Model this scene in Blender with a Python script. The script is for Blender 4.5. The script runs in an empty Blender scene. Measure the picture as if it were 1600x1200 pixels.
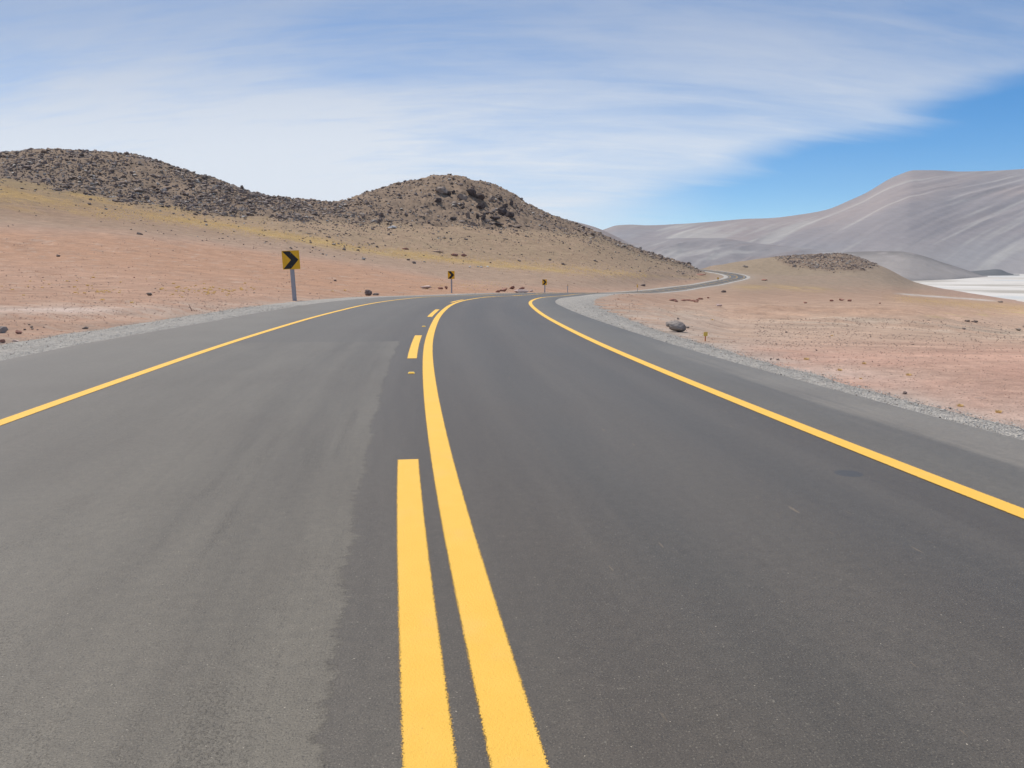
import bpy, bmesh, math, random
import numpy as np
from mathutils import Vector, Matrix
random.seed(7); rng = np.random.default_rng(7)
S = bpy.context.scene
COL = S.collection

# ------------------------------------------------------------------ camera
F = 1200.0; HY = 422.0; H = 1.5            # focal length in photo pixels, horizon row, eye height
cam_d = bpy.data.cameras.new('camera'); cam = bpy.data.objects.new('camera', cam_d); COL.objects.link(cam)
cam_d.lens = 27.0; cam_d.sensor_width = 36.0; cam_d.clip_start = 0.05; cam_d.clip_end = 60000
TILT = math.atan((600-HY)/F)
cam.location = (0, 0, H); cam.rotation_euler = (math.pi/2-TILT, 0, 0)
S.camera = cam
def lev(x, y):
    """photo column,row -> column,row a level camera would give (bearing and elevation tangents)"""
    v = (600-np.asarray(y, float))/F; dy = math.cos(TILT)+v*math.sin(TILT); dz = -math.sin(TILT)+v*math.cos(TILT)
    return 800+(np.asarray(x, float)-800)/dy, HY-F*dz/dy
def unlev(x, y):
    u = (np.asarray(x, float)-800)/F; w_ = (HY-np.asarray(y, float))/F; d = math.cos(TILT)-w_*math.sin(TILT)
    return 800+F*u/d, 600-F*(math.sin(TILT)+w_*math.cos(TILT))/d
S.render.resolution_x = 1024; S.render.resolution_y = 768

# ------------------------------------------------------------------ light
SUN_EL = math.radians(62); SUN_AZ = math.radians(-50)     # azimuth from +Y towards +X
sdir = Vector((math.sin(SUN_AZ)*math.cos(SUN_EL), math.cos(SUN_AZ)*math.cos(SUN_EL), math.sin(SUN_EL)))
sl = bpy.data.lights.new('sun', 'SUN'); sl.energy = 4.4; sl.angle = math.radians(0.7); sl.color = (1.0, 0.945, 0.86)
so = bpy.data.objects.new('sun', sl); COL.objects.link(so)
so.rotation_euler = (-sdir).to_track_quat('-Z', 'Y').to_euler()

def N(nt, kind, **kw):
    n = nt.nodes.new(kind)
    for k, v in kw.items():
        if k.startswith('i_'):
            key = k[2:]
            key = int(key) if key.isdigit() else key.replace('_', ' ')
            n.inputs[key].default_value = v
        else: setattr(n, k, v)
    return n
def L(nt, a, b): nt.links.new(a, b)
def math_n(nt, op, a, b=None, c=None, clamp=False):
    n = nt.nodes.new('ShaderNodeMath'); n.operation = op; n.use_clamp = clamp
    for i, v in enumerate((a, b, c)):
        if v is None: continue
        if isinstance(v, (int, float)): n.inputs[i].default_value = v
        else: nt.links.new(v, n.inputs[i])
    return n.outputs[0]
def ramp(nt, fac, p0, p1, v0=0.0, v1=1.0, smooth=True):
    n = nt.nodes.new('ShaderNodeMapRange'); n.interpolation_type = 'SMOOTHSTEP' if smooth else 'LINEAR'
    n.inputs['From Min'].default_value = p0; n.inputs['From Max'].default_value = p1
    n.inputs['To Min'].default_value = v0; n.inputs['To Max'].default_value = v1
    nt.links.new(fac, n.inputs['Value']); return n.outputs['Result']
def mixc(nt, fac, a, b, mode='MIX'):
    n = nt.nodes.new('ShaderNodeMix'); n.data_type = 'RGBA'; n.blend_type = mode
    if isinstance(fac, (int, float)): n.inputs[0].default_value = fac
    else: nt.links.new(fac, n.inputs[0])
    for i, v in ((6, a), (7, b)):
        if isinstance(v, (tuple, list)): n.inputs[i].default_value = (v[0], v[1], v[2], 1)
        else: nt.links.new(v, n.inputs[i])
    return n.outputs[2]
def noise(nt, vec, scale, detail=4, rough=0.55, dist=0.0):
    n = nt.nodes.new('ShaderNodeTexNoise'); n.inputs['Scale'].default_value = scale
    n.inputs['Detail'].default_value = detail; n.inputs['Roughness'].default_value = rough
    n.inputs['Distortion'].default_value = dist
    if vec is not None: nt.links.new(vec, n.inputs['Vector'])
    return n.outputs['Fac']
def vscale(nt, vec, s, loc=(0, 0, 0), rot=(0, 0, 0)):
    n = nt.nodes.new('ShaderNodeMapping'); n.inputs['Scale'].default_value = s
    n.inputs['Location'].default_value = loc; n.inputs['Rotation'].default_value = rot
    nt.links.new(vec, n.inputs['Vector']); return n.outputs[0]

w = bpy.data.worlds.new('World'); S.world = w; w.use_nodes = True
nt = w.node_tree; nt.nodes.clear()
wo = N(nt, 'ShaderNodeOutputWorld')
sky = N(nt, 'ShaderNodeTexSky', sky_type='NISHITA', sun_disc=False, sun_elevation=SUN_EL, sun_rotation=SUN_AZ,
        altitude=3000, air_density=1.0, dust_density=0.25, ozone_density=1.6)
bg1 = N(nt, 'ShaderNodeBackground', i_Strength=0.118)
hs = N(nt, 'ShaderNodeHueSaturation', i_Saturation=1.45, i_Value=1.13, i_Hue=0.5)
L(nt, sky.outputs[0], hs.inputs['Color']); L(nt, hs.outputs[0], bg1.inputs[0])
# high cirrus: noise on a cloud sheet seen from below (direction / elevation)
tc = N(nt, 'ShaderNodeTexCoord'); sp = N(nt, 'ShaderNodeSeparateXYZ'); L(nt, tc.outputs['Generated'], sp.inputs[0])
X, Y, Z = sp.outputs
zc = math_n(nt, 'MAXIMUM', math_n(nt, 'ADD', Z, 0.34), 0.02)
px = math_n(nt, 'DIVIDE', X, zc); py = math_n(nt, 'DIVIDE', Y, zc)
cv = N(nt, 'ShaderNodeCombineXYZ'); L(nt, px, cv.inputs[0]); L(nt, py, cv.inputs[1])
n1 = noise(nt, vscale(nt, cv.outputs[0], (0.9, 2.6, 1), rot=(0, 0, 0.30)), 1.0, 7, 0.55, 0.9)
n2 = noise(nt, vscale(nt, cv.outputs[0], (0.9, 5.0, 1), loc=(3, 1, 0), rot=(0, 0, -0.35)), 1.3, 8, 0.64, 0.8)
n3 = noise(nt, vscale(nt, cv.outputs[0], (0.8, 0.8, 1), loc=(7, 2, 0)), 0.55, 3, 0.5, 0.2)
n4 = noise(nt, vscale(nt, cv.outputs[0], (2.6, 15.0, 1), loc=(1, 6, 0), rot=(0, 0, -0.12)), 1.2, 8, 0.68, 0.5)
nn = math_n(nt, 'ADD', math_n(nt, 'ADD', math_n(nt, 'ADD', math_n(nt, 'MULTIPLY', n1, 0.42), math_n(nt, 'MULTIPLY', math_n(nt, 'SUBTRACT', n4, .12), 0.24)), math_n(nt, 'MULTIPLY', n2, 0.26)), math_n(nt, 'MULTIPLY', n3, 0.16))
# coverage: thick to the left and low, open to the right near the horizon
Yc = math_n(nt, 'MAXIMUM', Y, 0.05)
ax = math_n(nt, 'DIVIDE', X, Yc)            # tangent of azimuth
ez = math_n(nt, 'DIVIDE', Z, Yc)            # tangent of elevation
edge = math_n(nt, 'ADD', math_n(nt, 'MULTIPLY', ax, 0.30), 0.045)           # sky opens below this line
edge = math_n(nt, 'ADD', edge, math_n(nt, 'MULTIPLY', math_n(nt, 'SUBTRACT', n1, 0.5), 0.16))
gap = ramp(nt, math_n(nt, 'SUBTRACT', edge, ez), -0.02, 0.03)
gap = math_n(nt, 'MULTIPLY', gap, ramp(nt, ax, 0.02, 0.30))
lowl = math_n(nt, 'MULTIPLY', ramp(nt, ez, 0.30, 0.06), ramp(nt, ax, 0.25, -0.35))
cov = math_n(nt, 'ADD', ramp(nt, nn, 0.36, 0.64, 0.46, 0.94), math_n(nt, 'MULTIPLY', lowl, 0.42))
cov = math_n(nt, 'ADD', cov, math_n(nt, 'MULTIPLY', ramp(nt, ax, 0.30, 0.72), -0.16))
cov = math_n(nt, 'MULTIPLY', cov, math_n(nt, 'SUBTRACT', 1.0, math_n(nt, 'MULTIPLY', gap, 0.97)), clamp=True)
cov = math_n(nt, 'MULTIPLY', cov, ramp(nt, Z, -0.02, 0.01))
bg2 = N(nt, 'ShaderNodeBackground', i_Strength=1.0)
ccol = mixc(nt, ramp(nt, ez, 0.10, 0.36), (0.82, 0.865, 0.93), (0.385, 0.475, 0.66))
L(nt, ccol, bg2.inputs[0])
ms = N(nt, 'ShaderNodeMixShader'); L(nt, cov, ms.inputs[0]); L(nt, bg1.outputs[0], ms.inputs[1]); L(nt, bg2.outputs[0], ms.inputs[2])
L(nt, ms.outputs[0], wo.inputs[0])
S.view_settings.view_transform = 'Standard'; S.view_settings.look = 'None'
S.view_settings.exposure = 0.0; S.view_settings.gamma = 1.0

# ------------------------------------------------------------------ helpers
def tag(o, label=None, cat=None, group=None, kind=None):
    if label: o['label'] = label
    if cat: o['category'] = cat
    if group: o['group'] = group
    if kind: o['kind'] = kind
    return o
def mesh_np(name, v, f, mat=None, smooth=True, parent=None, uv=None, col=None):
    """v (n,3), f (m,3|4) arrays -> one object"""
    me = bpy.data.meshes.new(name); v = np.asarray(v, np.float32); f = np.asarray(f, np.int32)
    k = f.shape[1]
    me.vertices.add(len(v)); me.vertices.foreach_set('co', v.ravel())
    me.loops.add(f.size); me.loops.foreach_set('vertex_index', f.ravel())
    me.polygons.add(len(f)); me.polygons.foreach_set('loop_start', np.arange(0, f.size, k, dtype=np.int32))
    me.polygons.foreach_set('loop_total', np.full(len(f), k, np.int32))
    me.polygons.foreach_set('use_smooth', np.full(len(f), smooth))
    me.update(calc_edges=True); me.validate()
    if uv is not None:
        l = me.uv_layers.new(name='UVMap'); l.data.foreach_set('uv', np.asarray(uv, np.float32)[f.ravel()].ravel())
    if col is not None:
        a = me.color_attributes.new('Col', 'FLOAT_COLOR', 'POINT')
        c4 = np.ones((len(v), 4), np.float32); c4[:, :col.shape[1]] = col; a.data.foreach_set('color', c4.ravel())
    if mat: me.materials.append(mat)
    o = bpy.data.objects.new(name, me); COL.objects.link(o)
    if parent: o.parent = parent
    return o
def mesh_bm(name, bm, mat=None, smooth=False, parent=None):
    me = bpy.data.meshes.new(name); bm.to_mesh(me); bm.free()
    for p in me.polygons: p.use_smooth = smooth
    if mat: me.materials.append(mat)
    o = bpy.data.objects.new(name, me); COL.objects.link(o)
    if parent: o.parent = parent
    return o
def empty(name, loc, rot=(0, 0, 0)):
    o = bpy.data.objects.new(name, None); COL.objects.link(o); o.location = loc; o.rotation_euler = rot
    o.empty_display_size = 0.2; return o

def _hash(ix, iy, seed):
    h = (ix.astype(np.int64)*374761393 + iy.astype(np.int64)*668265263 + seed*974634777) & 0xffffffff
    h = ((h ^ (h >> 13))*1274126177) & 0xffffffff
    return (h ^ (h >> 16)) & 0xffffffff
def perlin(x, y, seed=0):
    x = np.asarray(x, float); y = np.asarray(y, float)
    ix = np.floor(x); iy = np.floor(y); fx = x-ix; fy = y-iy
    def g(dx, dy):
        a = _hash(ix+dx, iy+dy, seed)/4294967296.0*2*np.pi
        return np.cos(a)*(fx-dx)+np.sin(a)*(fy-dy)
    ux = fx*fx*fx*(fx*(fx*6-15)+10); uy = fy*fy*fy*(fy*(fy*6-15)+10)
    a = g(0, 0)*(1-ux)+g(1, 0)*ux; b = g(0, 1)*(1-ux)+g(1, 1)*ux
    return (a*(1-uy)+b*uy)*1.4
def fbm(x, y, o=4, seed=0, gain=0.5):
    s = 0; a = 1; t = 0
    for i in range(o):
        s = s+a*perlin(x*2**i, y*2**i, seed+i*17); t += a; a *= gain
    return s/t
def ridged(x, y, o=4, seed=0):
    s = 0; a = 1; t = 0
    for i in range(o):
        s = s+a*(1-np.abs(perlin(x*2**i, y*2**i, seed+i*13))*2); t += a; a *= 0.5
    return s/t
def sm(x, a, b):
    t = np.clip((np.asarray(x, float)-a)/(b-a), 0, 1); return t*t*(3-2*t)
def pchip(xk, yk, x):
    """monotone cubic, xk increasing; yk (n,) ; x any"""
    xk = np.asarray(xk, float); yk = np.asarray(yk, float); x = np.clip(x, xk[0], xk[-1])
    h = np.diff(xk); d = np.diff(yk)/h; m = np.zeros_like(yk)
    w1 = 2*h[1:]+h[:-1]; w2 = h[1:]+2*h[:-1]
    ok = d[:-1]*d[1:] > 0
    with np.errstate(divide='ignore', invalid='ignore'):
        mm = (w1+w2)/(w1/d[:-1]+w2/d[1:])
    m[1:-1] = np.where(ok, mm, 0); m[0] = d[0]; m[-1] = d[-1]
    i = np.clip(np.searchsorted(xk, x)-1, 0, len(h)-1)
    t = (x-xk[i])/h[i]
    return (yk[i]*(2*t**3-3*t**2+1)+h[i]*m[i]*(t**3-2*t**2+t)+yk[i+1]*(-2*t**3+3*t**2)+h[i]*m[i+1]*(t**3-t**2))

# ------------------------------------------------------------------ road alignment
cl = [(6.6, -40), (3.05, -18), (0.81, -3), (0.078, 1.8), (-0.268, 4), (-0.83, 8), (-1.32, 12), (-1.74, 16), (-2.07, 20),
      (-2.40, 25), (-2.60, 30), (-2.66, 35), (-2.40, 41), (-1.75, 47), (-0.75, 54), (0.6, 62), (2.6, 73), (5.2, 86), (9.3, 103), (15.5, 127),
      (31, 184), (50, 240), (72, 297), (96, 352), (112, 389), (123, 425), (127, 455), (124.5, 488), (113, 520), (93, 552), (60, 590), (20, 625)]
cl = np.array(cl, float)
prof_y = [-60, 30, 45, 54, 62, 73, 87, 117, 187, 240, 300, 352, 389, 425, 455, 488, 520, 552, 625]
prof_z = [0, 0, -.12, -.32, -.52, -.74, -1.08, -1.9, -3.75, -4.35, -4.35, -3.5, -2.7, -1.7, -0.6, 0.9, 2.5, 2.6, -3.0]
ck = np.r_[0, np.cumsum(np.hypot(*np.diff(cl, axis=0).T))]
def cspline(t, y, x):
    n = len(t); h = np.diff(t); A = np.zeros((n, n)); b = np.zeros(n); A[0, 0] = A[-1, -1] = 1
    for i in range(1, n-1):
        A[i, i-1] = h[i-1]; A[i, i] = 2*(h[i-1]+h[i]); A[i, i+1] = h[i]
        b[i] = 6*((y[i+1]-y[i])/h[i]-(y[i]-y[i-1])/h[i-1])
    m = np.linalg.solve(A, b); i = np.clip(np.searchsorted(t, x)-1, 0, n-2)
    dx = x-t[i]; hh = h[i]
    return y[i]+dx*((y[i+1]-y[i])/hh-hh*(2*m[i]+m[i+1])/6)+dx**2*m[i]/2+dx**3*(m[i+1]-m[i])/(6*hh)
sv = np.concatenate([np.arange(0, 100, 0.25), np.arange(100, 200, 1.0), np.arange(200, ck[-1], 1.5)])
cx = cspline(ck, cl[:, 0], sv); cy = cspline(ck, cl[:, 1], sv)
tx = np.gradient(cx, sv); ty = np.gradient(cy, sv); q = np.hypot(tx, ty); tx /= q; ty /= q
nx, ny = ty, -tx                                   # to the right
s0 = np.interp(0.0, cy[:200], sv[:200]); sv = sv-s0  # s = 0 abreast of the camera
cz = pchip(np.interp(prof_y, cy, sv), prof_z, sv)
AL = np.interp(sv, [-30, 6, 16, 24, 32, 42, 60, 100, 150], [7.1, 7.1, 7.1, 6.55, 6.4, 6.3, 5.9, 5.2, 4.7])
AR = np.interp(sv, [-30, 5, 12, 20, 35, 60], [5.25, 5.2, 5.0, 4.9, 4.7, 4.7])
LL = np.interp(sv, [0, 7, 12, 18, 24, 30, 36, 45, 60], [4.3, 4.3, 4.2, 4.1, 4.0, 3.86, 3.78, 3.7, 3.5])
GLo = AL+np.interp(sv, [0, 14, 22, 33, 60], [1.75, 1.75, 1.9, 2.0, 2.2])+0.18*perlin(sv*0.7, sv*0, 3)
GRo = AR+np.interp(sv, [0, 9, 12, 20, 30, 45, 80, 150], [0.45, 0.5, 0.65, 0.9, 1.5, 2.2, 2.2, 1.8])+0.15*perlin(sv*0.8, sv*0+5, 4)+sm(sv, 14, 30)*.5*fbm(sv*.5, sv*0+2, 4, 6)
def P(i, t, dz=0):
    return np.c_[cx[i]+nx[i]*t, cy[i]+ny[i]*t, cz[i]+dz]
def at_s(s, t, dz=0.0):
    f = lambda a: np.interp(s, sv, a)
    return Vector((float(f(cx)+f(nx)*t), float(f(cy)+f(ny)*t), float(f(cz)+dz)))
def head(s):
    return math.atan2(float(np.interp(s, sv, ty)), float(np.interp(s, sv, tx)))

# ------------------------------------------------------------------ terrain
# survey of the land: for bearings (photo column) the forward distance and photo row of each landform line
KX = [-400, 0, 80, 200, 330, 450, 530, 580, 650, 700, 760, 850, 900, 1000, 1050, 1090, 1150, 1200, 1300, 1370, 1430, 1500, 1600, 2000]
def col(dk, yk):
    xs_, ys_ = zip(*yk)
    if len(xs_) > 1: xs_, ys_ = lev(xs_, ys_)
    return (np.interp(KX, *zip(*dk)), np.interp(KX, xs_, ys_))
feat = [
 col([(0, 12)], [(0, 572)]),
 col([(0, 30)], [(-400, 478), (0, 480), (450, 482), (850, 482), (1000, 488), (1150, 510), (1300, 514), (1600, 530), (2000, 540)]),
 col([(-400, 60), (200, 65), (450, 75), (700, 90), (1090, 90), (1150, 80), (2000, 80)],
     [(-400, 440), (0, 440), (200, 440), (450, 446), (700, 457), (850, 455), (1000, 461), (1090, 469), (1150, 474), (1300, 480), (1430, 486), (1600, 510), (2000, 525)]),
 col([(-400, 90), (200, 110), (450, 125), (700, 150), (850, 180), (1000, 190), (1050, 200), (1090, 190), (1150, 180), (1300, 160), (2000, 150)],
     [(-400, 405), (0, 407), (200, 408), (450, 420), (700, 438), (850, 443), (1000, 455), (1090, 454), (1150, 453), (1200, 458), (1300, 464), (1430, 472), (1600, 497), (2000, 505)]),
 col([(-400, 150), (0, 160), (200, 175), (450, 190), (700, 230), (850, 265), (1000, 285), (1090, 320), (1200, 300), (2000, 270)],
     [(-400, 352), (0, 355), (200, 362), (330, 380), (450, 394), (580, 405), (700, 413), (850, 416), (1000, 430), (1050, 437), (1090, 438), (1150, 438), (1200, 444), (1300, 453), (1370, 460), (1430, 466), (1500, 474), (1600, 485), (2000, 492)]),
 col([(-400, 270), (0, 270), (450, 270), (700, 320), (850, 350), (1000, 385), (1090, 430), (1150, 420), (1300, 500), (1430, 490), (1500, 460), (1600, 400), (2000, 400)],
     [(-400, 292), (0, 288), (200, 318), (330, 338), (450, 347), (580, 352), (700, 353), (760, 357), (850, 364), (900, 370), (1000, 402), (1050, 414), (1090, 425), (1150, 430), (1200, 430), (1300, 430), (1370, 440), (1430, 455), (1500, 465), (1600, 476), (2000, 482)]),
 col([(-400, 380), (0, 380), (200, 370), (450, 350), (580, 385), (700, 440), (850, 440), (1000, 425), (1050, 445), (1090, 480), (1150, 640), (1200, 700), (1370, 690), (1430, 680), (1500, 600), (1600, 500), (2000, 480)],
     [(-400, 285), (-100, 256), (0, 247), (40, 242), (80, 238), (200, 246), (260, 258), (330, 282), (400, 303), (450, 315), (490, 320), (530, 318), (580, 301), (650, 284), (680, 279), (700, 278), (730, 280), (760, 289), (790, 304), (850, 334), (900, 353), (1000, 391), (1050, 406), (1090, 417), (1150, 410), (1200, 403), (1300, 397), (1340, 398), (1370, 413), (1400, 427), (1430, 441), (1500, 456), (1560, 466), (1600, 472), (2000, 476)]),
 col([(-400, 640), (1090, 640), (1150, 860), (1430, 860), (1600, 640), (2000, 640)], [(0, 500)]),
]
ZB = [None]*8
for k, (dk, yk) in enumerate(feat): ZB[k] = H-(yk-HY)/F*dk
ZB[7] = np.interp(KX, [-400, 1000, 1100, 1600], [0, -6, -14, -24.0])
DK = np.array([f_[0] for f_ in feat]); ZK = np.array(ZB)
rr = np.concatenate([np.geomspace(1.5, 12, 36), np.geomspace(12, 60, 140)[1:], np.geomspace(60, 200, 150)[1:],
                     np.geomspace(200, 480, 270)[1:], np.geomspace(480, 1100, 80)[1:], np.geomspace(1100, 12000, 14)[1:]])
azf = np.radians(np.linspace(-37, 37, 900)); azc = np.radians(np.concatenate([np.linspace(38, 60, 30), np.linspace(62, 298, 80), np.linspace(300, 322, 30)]))
az = np.concatenate([azf, azc]); NA, NR = len(az), len(rr)
zt = np.zeros((NA, NR)); tau = np.zeros((NA, NR)); xim = np.zeros(NA)
for a in range(NA):
    an = (az[a]+math.pi) % (2*math.pi)-math.pi
    ac = max(-0.80, min(0.80, an)); xi = 800+F*math.tan(ac); xim[a] = xi
    dk = np.array([np.interp(xi, KX, DK[k]) for k in range(8)]); 
    zk = np.array([pchip(KX, ZK[k], xi) for k in range(8)]); rk = dk/math.cos(ac)
    back = sm(abs(an), math.radians(75), math.radians(150)); zk = zk*(1-back)
    lr = np.log(np.r_[1.0, rk, rk[-1]*1.35, 13000]); zk2 = np.r_[0, zk, -26 if back < .5 else -26, -26]
    zt[a] = pchip(lr, zk2, np.log(rr)); tau[a] = np.interp(np.log(rr), lr, [-1, 0, 1, 2, 3, 4, 5, 6, 7, 8, 9])-0
AZ, RR = np.meshgrid(az, rr, indexing='ij'); GX = RR*np.sin(AZ); GY = RR*np.cos(AZ); XI = np.repeat(xim[:, None], NR, 1)
FD = np.maximum(GY, 1.0)
def yimg(z): return HY-F*(z-H)/np.where(np.abs(AZ) < 0.9, FD, RR)
front = (np.abs(((AZ+np.pi) % (2*np.pi))-np.pi) < 0.85)
XL = XI
def place_px(z):
    a_, b_ = unlev(XL, yimg(z)); return np.where(front, a_, XL), np.where(front, b_, 600)
XI, YI = place_px(zt)
rock_line = lambda x: np.interp(x, [-400, 0, 60, 100, 200, 330, 430, 520, 600, 700, 800, 900, 1000, 1090, 1120, 1180, 1240, 1300, 1345, 1380, 1400],
                                [300, 278, 290, 300, 318, 338, 343, 347, 350, 354, 359, 364, 389, 419, 300, 388, 417, 424, 424, 410, 300])
wob = 7*fbm(GX/14, tau*3, 4, 21)
rocky = sm(rock_line(XI)+wob*1.3-YI, -3, 5)
rocky = np.where((tau > 4.6) & (tau < 7.4) & (XI < 1100), np.maximum(rocky, sm(tau, 5.2, 5.6)), rocky)*front
rocky *= (tau > 3.5) & (tau < 7.6)
near = sm(RR, 14, 60)
und = 0.05*fbm(GX/3, GY/3, 4, 5)*sm(RR, 6, 20)+0.35*fbm(GX/22, GY/22, 4, 6)*near+0.9*fbm(GX/70, GY/70, 3, 7)*sm(RR, 120, 300)*(tau < 7)
zt = zt+und*(RR < 1300)
crag = 1.5*(ridged(GX/13, GY/13, 5, 31)-0.35)+0.8*fbm(GX/3.1, GY/3.1, 3, 33)
hill2 = np.exp(-((XI-745)/95)**2)*rocky*(tau < 6.2)
zt = zt+rocky*crag*np.where(tau < 6.4, 1, .4)*np.where(XI > 1100, .7, 1)+hill2*1.3*(np.floor(fbm(GX/16, GY/9, 3, 44)*5)/2)
# low berms on the plain right of the road, scraped banks left of it
zt += (0.34+.16*fbm(GX/1.6, GY/1.6, 4, 15))*np.exp(-((FD-(38+5*fbm(GX/11, GX*0, 3, 8)))/2.6)**2)*sm(XI, 1230, 1330)*front*(tau < 3)*(.6+.8*fbm(GX/5, GY/5, 3, 12))
zt += (0.42+.2*fbm(GX/2, GY/2, 4, 16))*np.exp(-((FD-(58+7*fbm(GX/15, GX*0, 3, 9)))/4.0)**2)*sm(XI, 1130, 1230)*front*(tau < 3)*(.6+.8*fbm(GX/6, GY/6, 3, 13))
zt += 0.22*ridged(GX/4, GY/4, 3, 51)*sm(XI, 860, 960)*sm(YI, 470, 482)*(1-sm(YI, 490, 522))*(tau < 3)*front
# cut / fill to the road
def road_near(x, y):
    x = x.ravel(); y = y.ravel(); t = np.full(x.size, 999.0); si = np.zeros(x.size, int)
    idx = np.where((x > -60) & (x < 190) & (y > -60) & (y < 660))[0]
    for c in range(0, len(idx), 20000):
        ii = idx[c:c+20000]
        d2 = (x[ii][:, None]-cx[None])**2+(y[ii][:, None]-cy[None])**2
        j = d2.argmin(1); si[ii] = j
        t[ii] = (x[ii]-cx[j])*nx[j]+(y[ii]-cy[j])*ny[j]
        dd = np.sqrt(d2[np.arange(len(ii)), j]); t[ii] = np.sign(t[ii]+1e-9)*np.maximum(dd, np.abs(t[ii]))
    return t, si
T, SI = road_near(GX, GY); T = T.reshape(GX.shape); SI = SI.reshape(GX.shape)
out = np.where(T > 0, T-GRo[SI], -T-GLo[SI])
zr = cz[SI]
drop = 0.12+RR*0.0012
B = 3+sm(RR, 20, 200)*14
inn = sm(out, 0, B)
zroad = zr-np.where(out < -0.25, drop, 0.03)
zt = np.where(np.abs(T) < 900, zroad*(1-inn)+zt*inn, zt)
zt = np.where(out < 0, zroad, zt)
XI, YI = place_px(zt)

# --- ground colours (albedo of the soils), by place
def band(y, c, wdt): return np.exp(-((y-c)/wdt)**2)
C = np.zeros(GX.shape+(3,))
def setc(m, c):
    m = np.clip(m, 0, 1)[..., None]; C[:] = C*(1-m)+np.array(c)*m
pink = (.475, .315, .24); opink = (.455, .285, .20); tan = (.375, .285, .222); yel = (.46, .345, .155); whit = (.60, .50, .44)
oliv = (.345, .275, .18); rockg = (.265, .204, .160); mauve = (.43, .31, .25)
C[:] = mauve
tw = tau+.0022*np.where(XI < 1050, XI, 1050)
A1 = fbm(GX/35, tw*4, 4, 61); A2 = fbm(GX/9, tw*11+fbm(GX/12, GY/12, 2, 67), 4, 62); A3 = fbm(GX/2.2, tw*24+fbm(GX/5, GY/5, 2, 68)*2, 4, 63)
left = XI < 1110
ly = np.interp(XI, [-400, 0, 100, 200, 300, 400, 500, 600, 700, 800, 900, 1000, 1100], [322, 325, 331, 335, 345, 362, 378, 393, 405, 414, 422, 430, 433])
pk = np.interp(XI, [-400, 0, 200, 400, 500, 600, 700, 800, 1100], [350, 352, 365, 385, 400, 417, 436, 446, 455])
setc(left*sm(YI-pk+10*A1, -6, 14), opink)
setc(left*sm(YI-pk+14*A1, 40, 80), pink)
setc(left*(1-sm(YI-pk+10*A1, -9, 8)), tan)
setc(left*(1-sm(YI-ly+6*A1, -14, 0)), (.355, .275, .195))
setc(left*(1-sm(YI-ly+10*A1, -30, -5))*sm(-XI, -450, -250), oliv)
setc(left*band(YI+4*A2, ly, np.interp(XI, [0, 300, 450, 700, 900, 1000], [5, 6, 7, 5.5, 5, 3]))*np.interp(XI, [0, 150, 300, 500, 850, 1000], [.3, .35, .6, .62, .6, .2])*sm(A1+.3*A2, -.45, .1), (.53, .39, .13))
setc(left*band(YI, ly-22, 16)*sm(-XI, -420, -180)*.75*sm(A2+A1, -.3, .3), (.49, .36, .155))
setc(left*sm(A3+A2*.8, .22, .6)*sm(YI-pk, 0, 20)*.45, whit)
setc(left*(XI < 520)*band(YI+5*A2, 486, 13)*sm(A3+A2, -.35, .25)*.75*sm(YI, 455, 475), whit)
setc(left*band(YI+3*A2, 484, 5)*band(XI, 90, 120)*.8, (.66, .57, .53))
setc(left*sm(A2-A3*.5, .15, .5)*sm(YI-pk, 5, 40)*.35, (.40, .22, .14))
right = sm(XI, 960, 1120)*(YI > 438-30*sm(XI, 1120, 1200))
setc(right, (.435, .30, .225))
setc(sm(XI, 1040, 1200)*sm(YI, 520, 560), (.475, .285, .22))
setc(sm(XI, 1090, 1160)*band(YI+6*A1, 488, 9)*.6, opink)
setc(sm(XI, 900, 1000)*band(YI+8*A2, 492+sm(XI, 1100, 1250)*10+sm(XI, 1300, 1600)*22, 9)*sm(A2+A3, -.2, .4)*.7, (.54, .44, .35))
setc(sm(XI, 1220, 1320)*band(YI+5*A2, 505+sm(XI, 1400, 1600)*14, 8)*sm(A2-A3, -.15, .3)*.85, (.29, .235, .185))
setc(sm(XI, 1090, 1130)*sm(-YI+7*A2+6*A1, -466, -440), (.36, .285, .22))
setc(sm(XI, 1100, 1150)*sm(-YI-5*A1, -434, -424)*sm(tau, 4.3, 5.2)*sm(-XI, -1400, -1240)*.8, (.36, .285, .205))
setc(sm(XI, 1130, 1170)*band(YI+3*A1, np.interp(XI, [1130, 1200, 1290, 1600], [450, 448, 453, 482]), 4)*sm(-XI, -1330, -1250)*sm(A2, -.3, .2)*.7, (.52, .375, .16))
setc(sm(XI, 1360, 1440)*band(YI+3*A2, np.interp(XI, [1360, 1600], [463, 482]), 6)*.7, (.47, .315, .165))
setc(sm(XI, 1430, 1480)*band(YI+3*A2, np.interp(XI, [1430, 1600], [495, 490]), 4)*sm(A2, -.1, .3)*.8, (.50, .37, .17))
setc(sm(XI, 1390, 1420)*band(YI, np.interp(XI, [1400, 1440, 1500, 1560], [458.5, 462, 466, 470.5])+1.5*A2, 1.2)*sm(-XI, -1570, -1530)*(tau < 6)*.8, (.66, .63, .61))
setc(sm(XI, 1430, 1480)*(tau > 5.1)*sm(A2, -.3, .3)*.6, (.44, .31, .27))
fade = sm(A2+A3, -.5, .5)*.35
setc(fade*(tau < 5), (.40, .28, .215))
setc(rocky*.93, rockg)
setc(rocky*sm(fbm(GX/12, GY/12, 4, 71), 0.0, .45)*.7, (.33, .252, .19))
setc(hill2*.6*sm(fbm(GX/6, GY/6, 3, 72), -.1, .4), (.34, .255, .19))
setc(rocky*(XI < 330)*sm(fbm(GX/18, GY/18, 3, 73), 0.1, .4)*.6, (.24, .20, .185))
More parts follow.
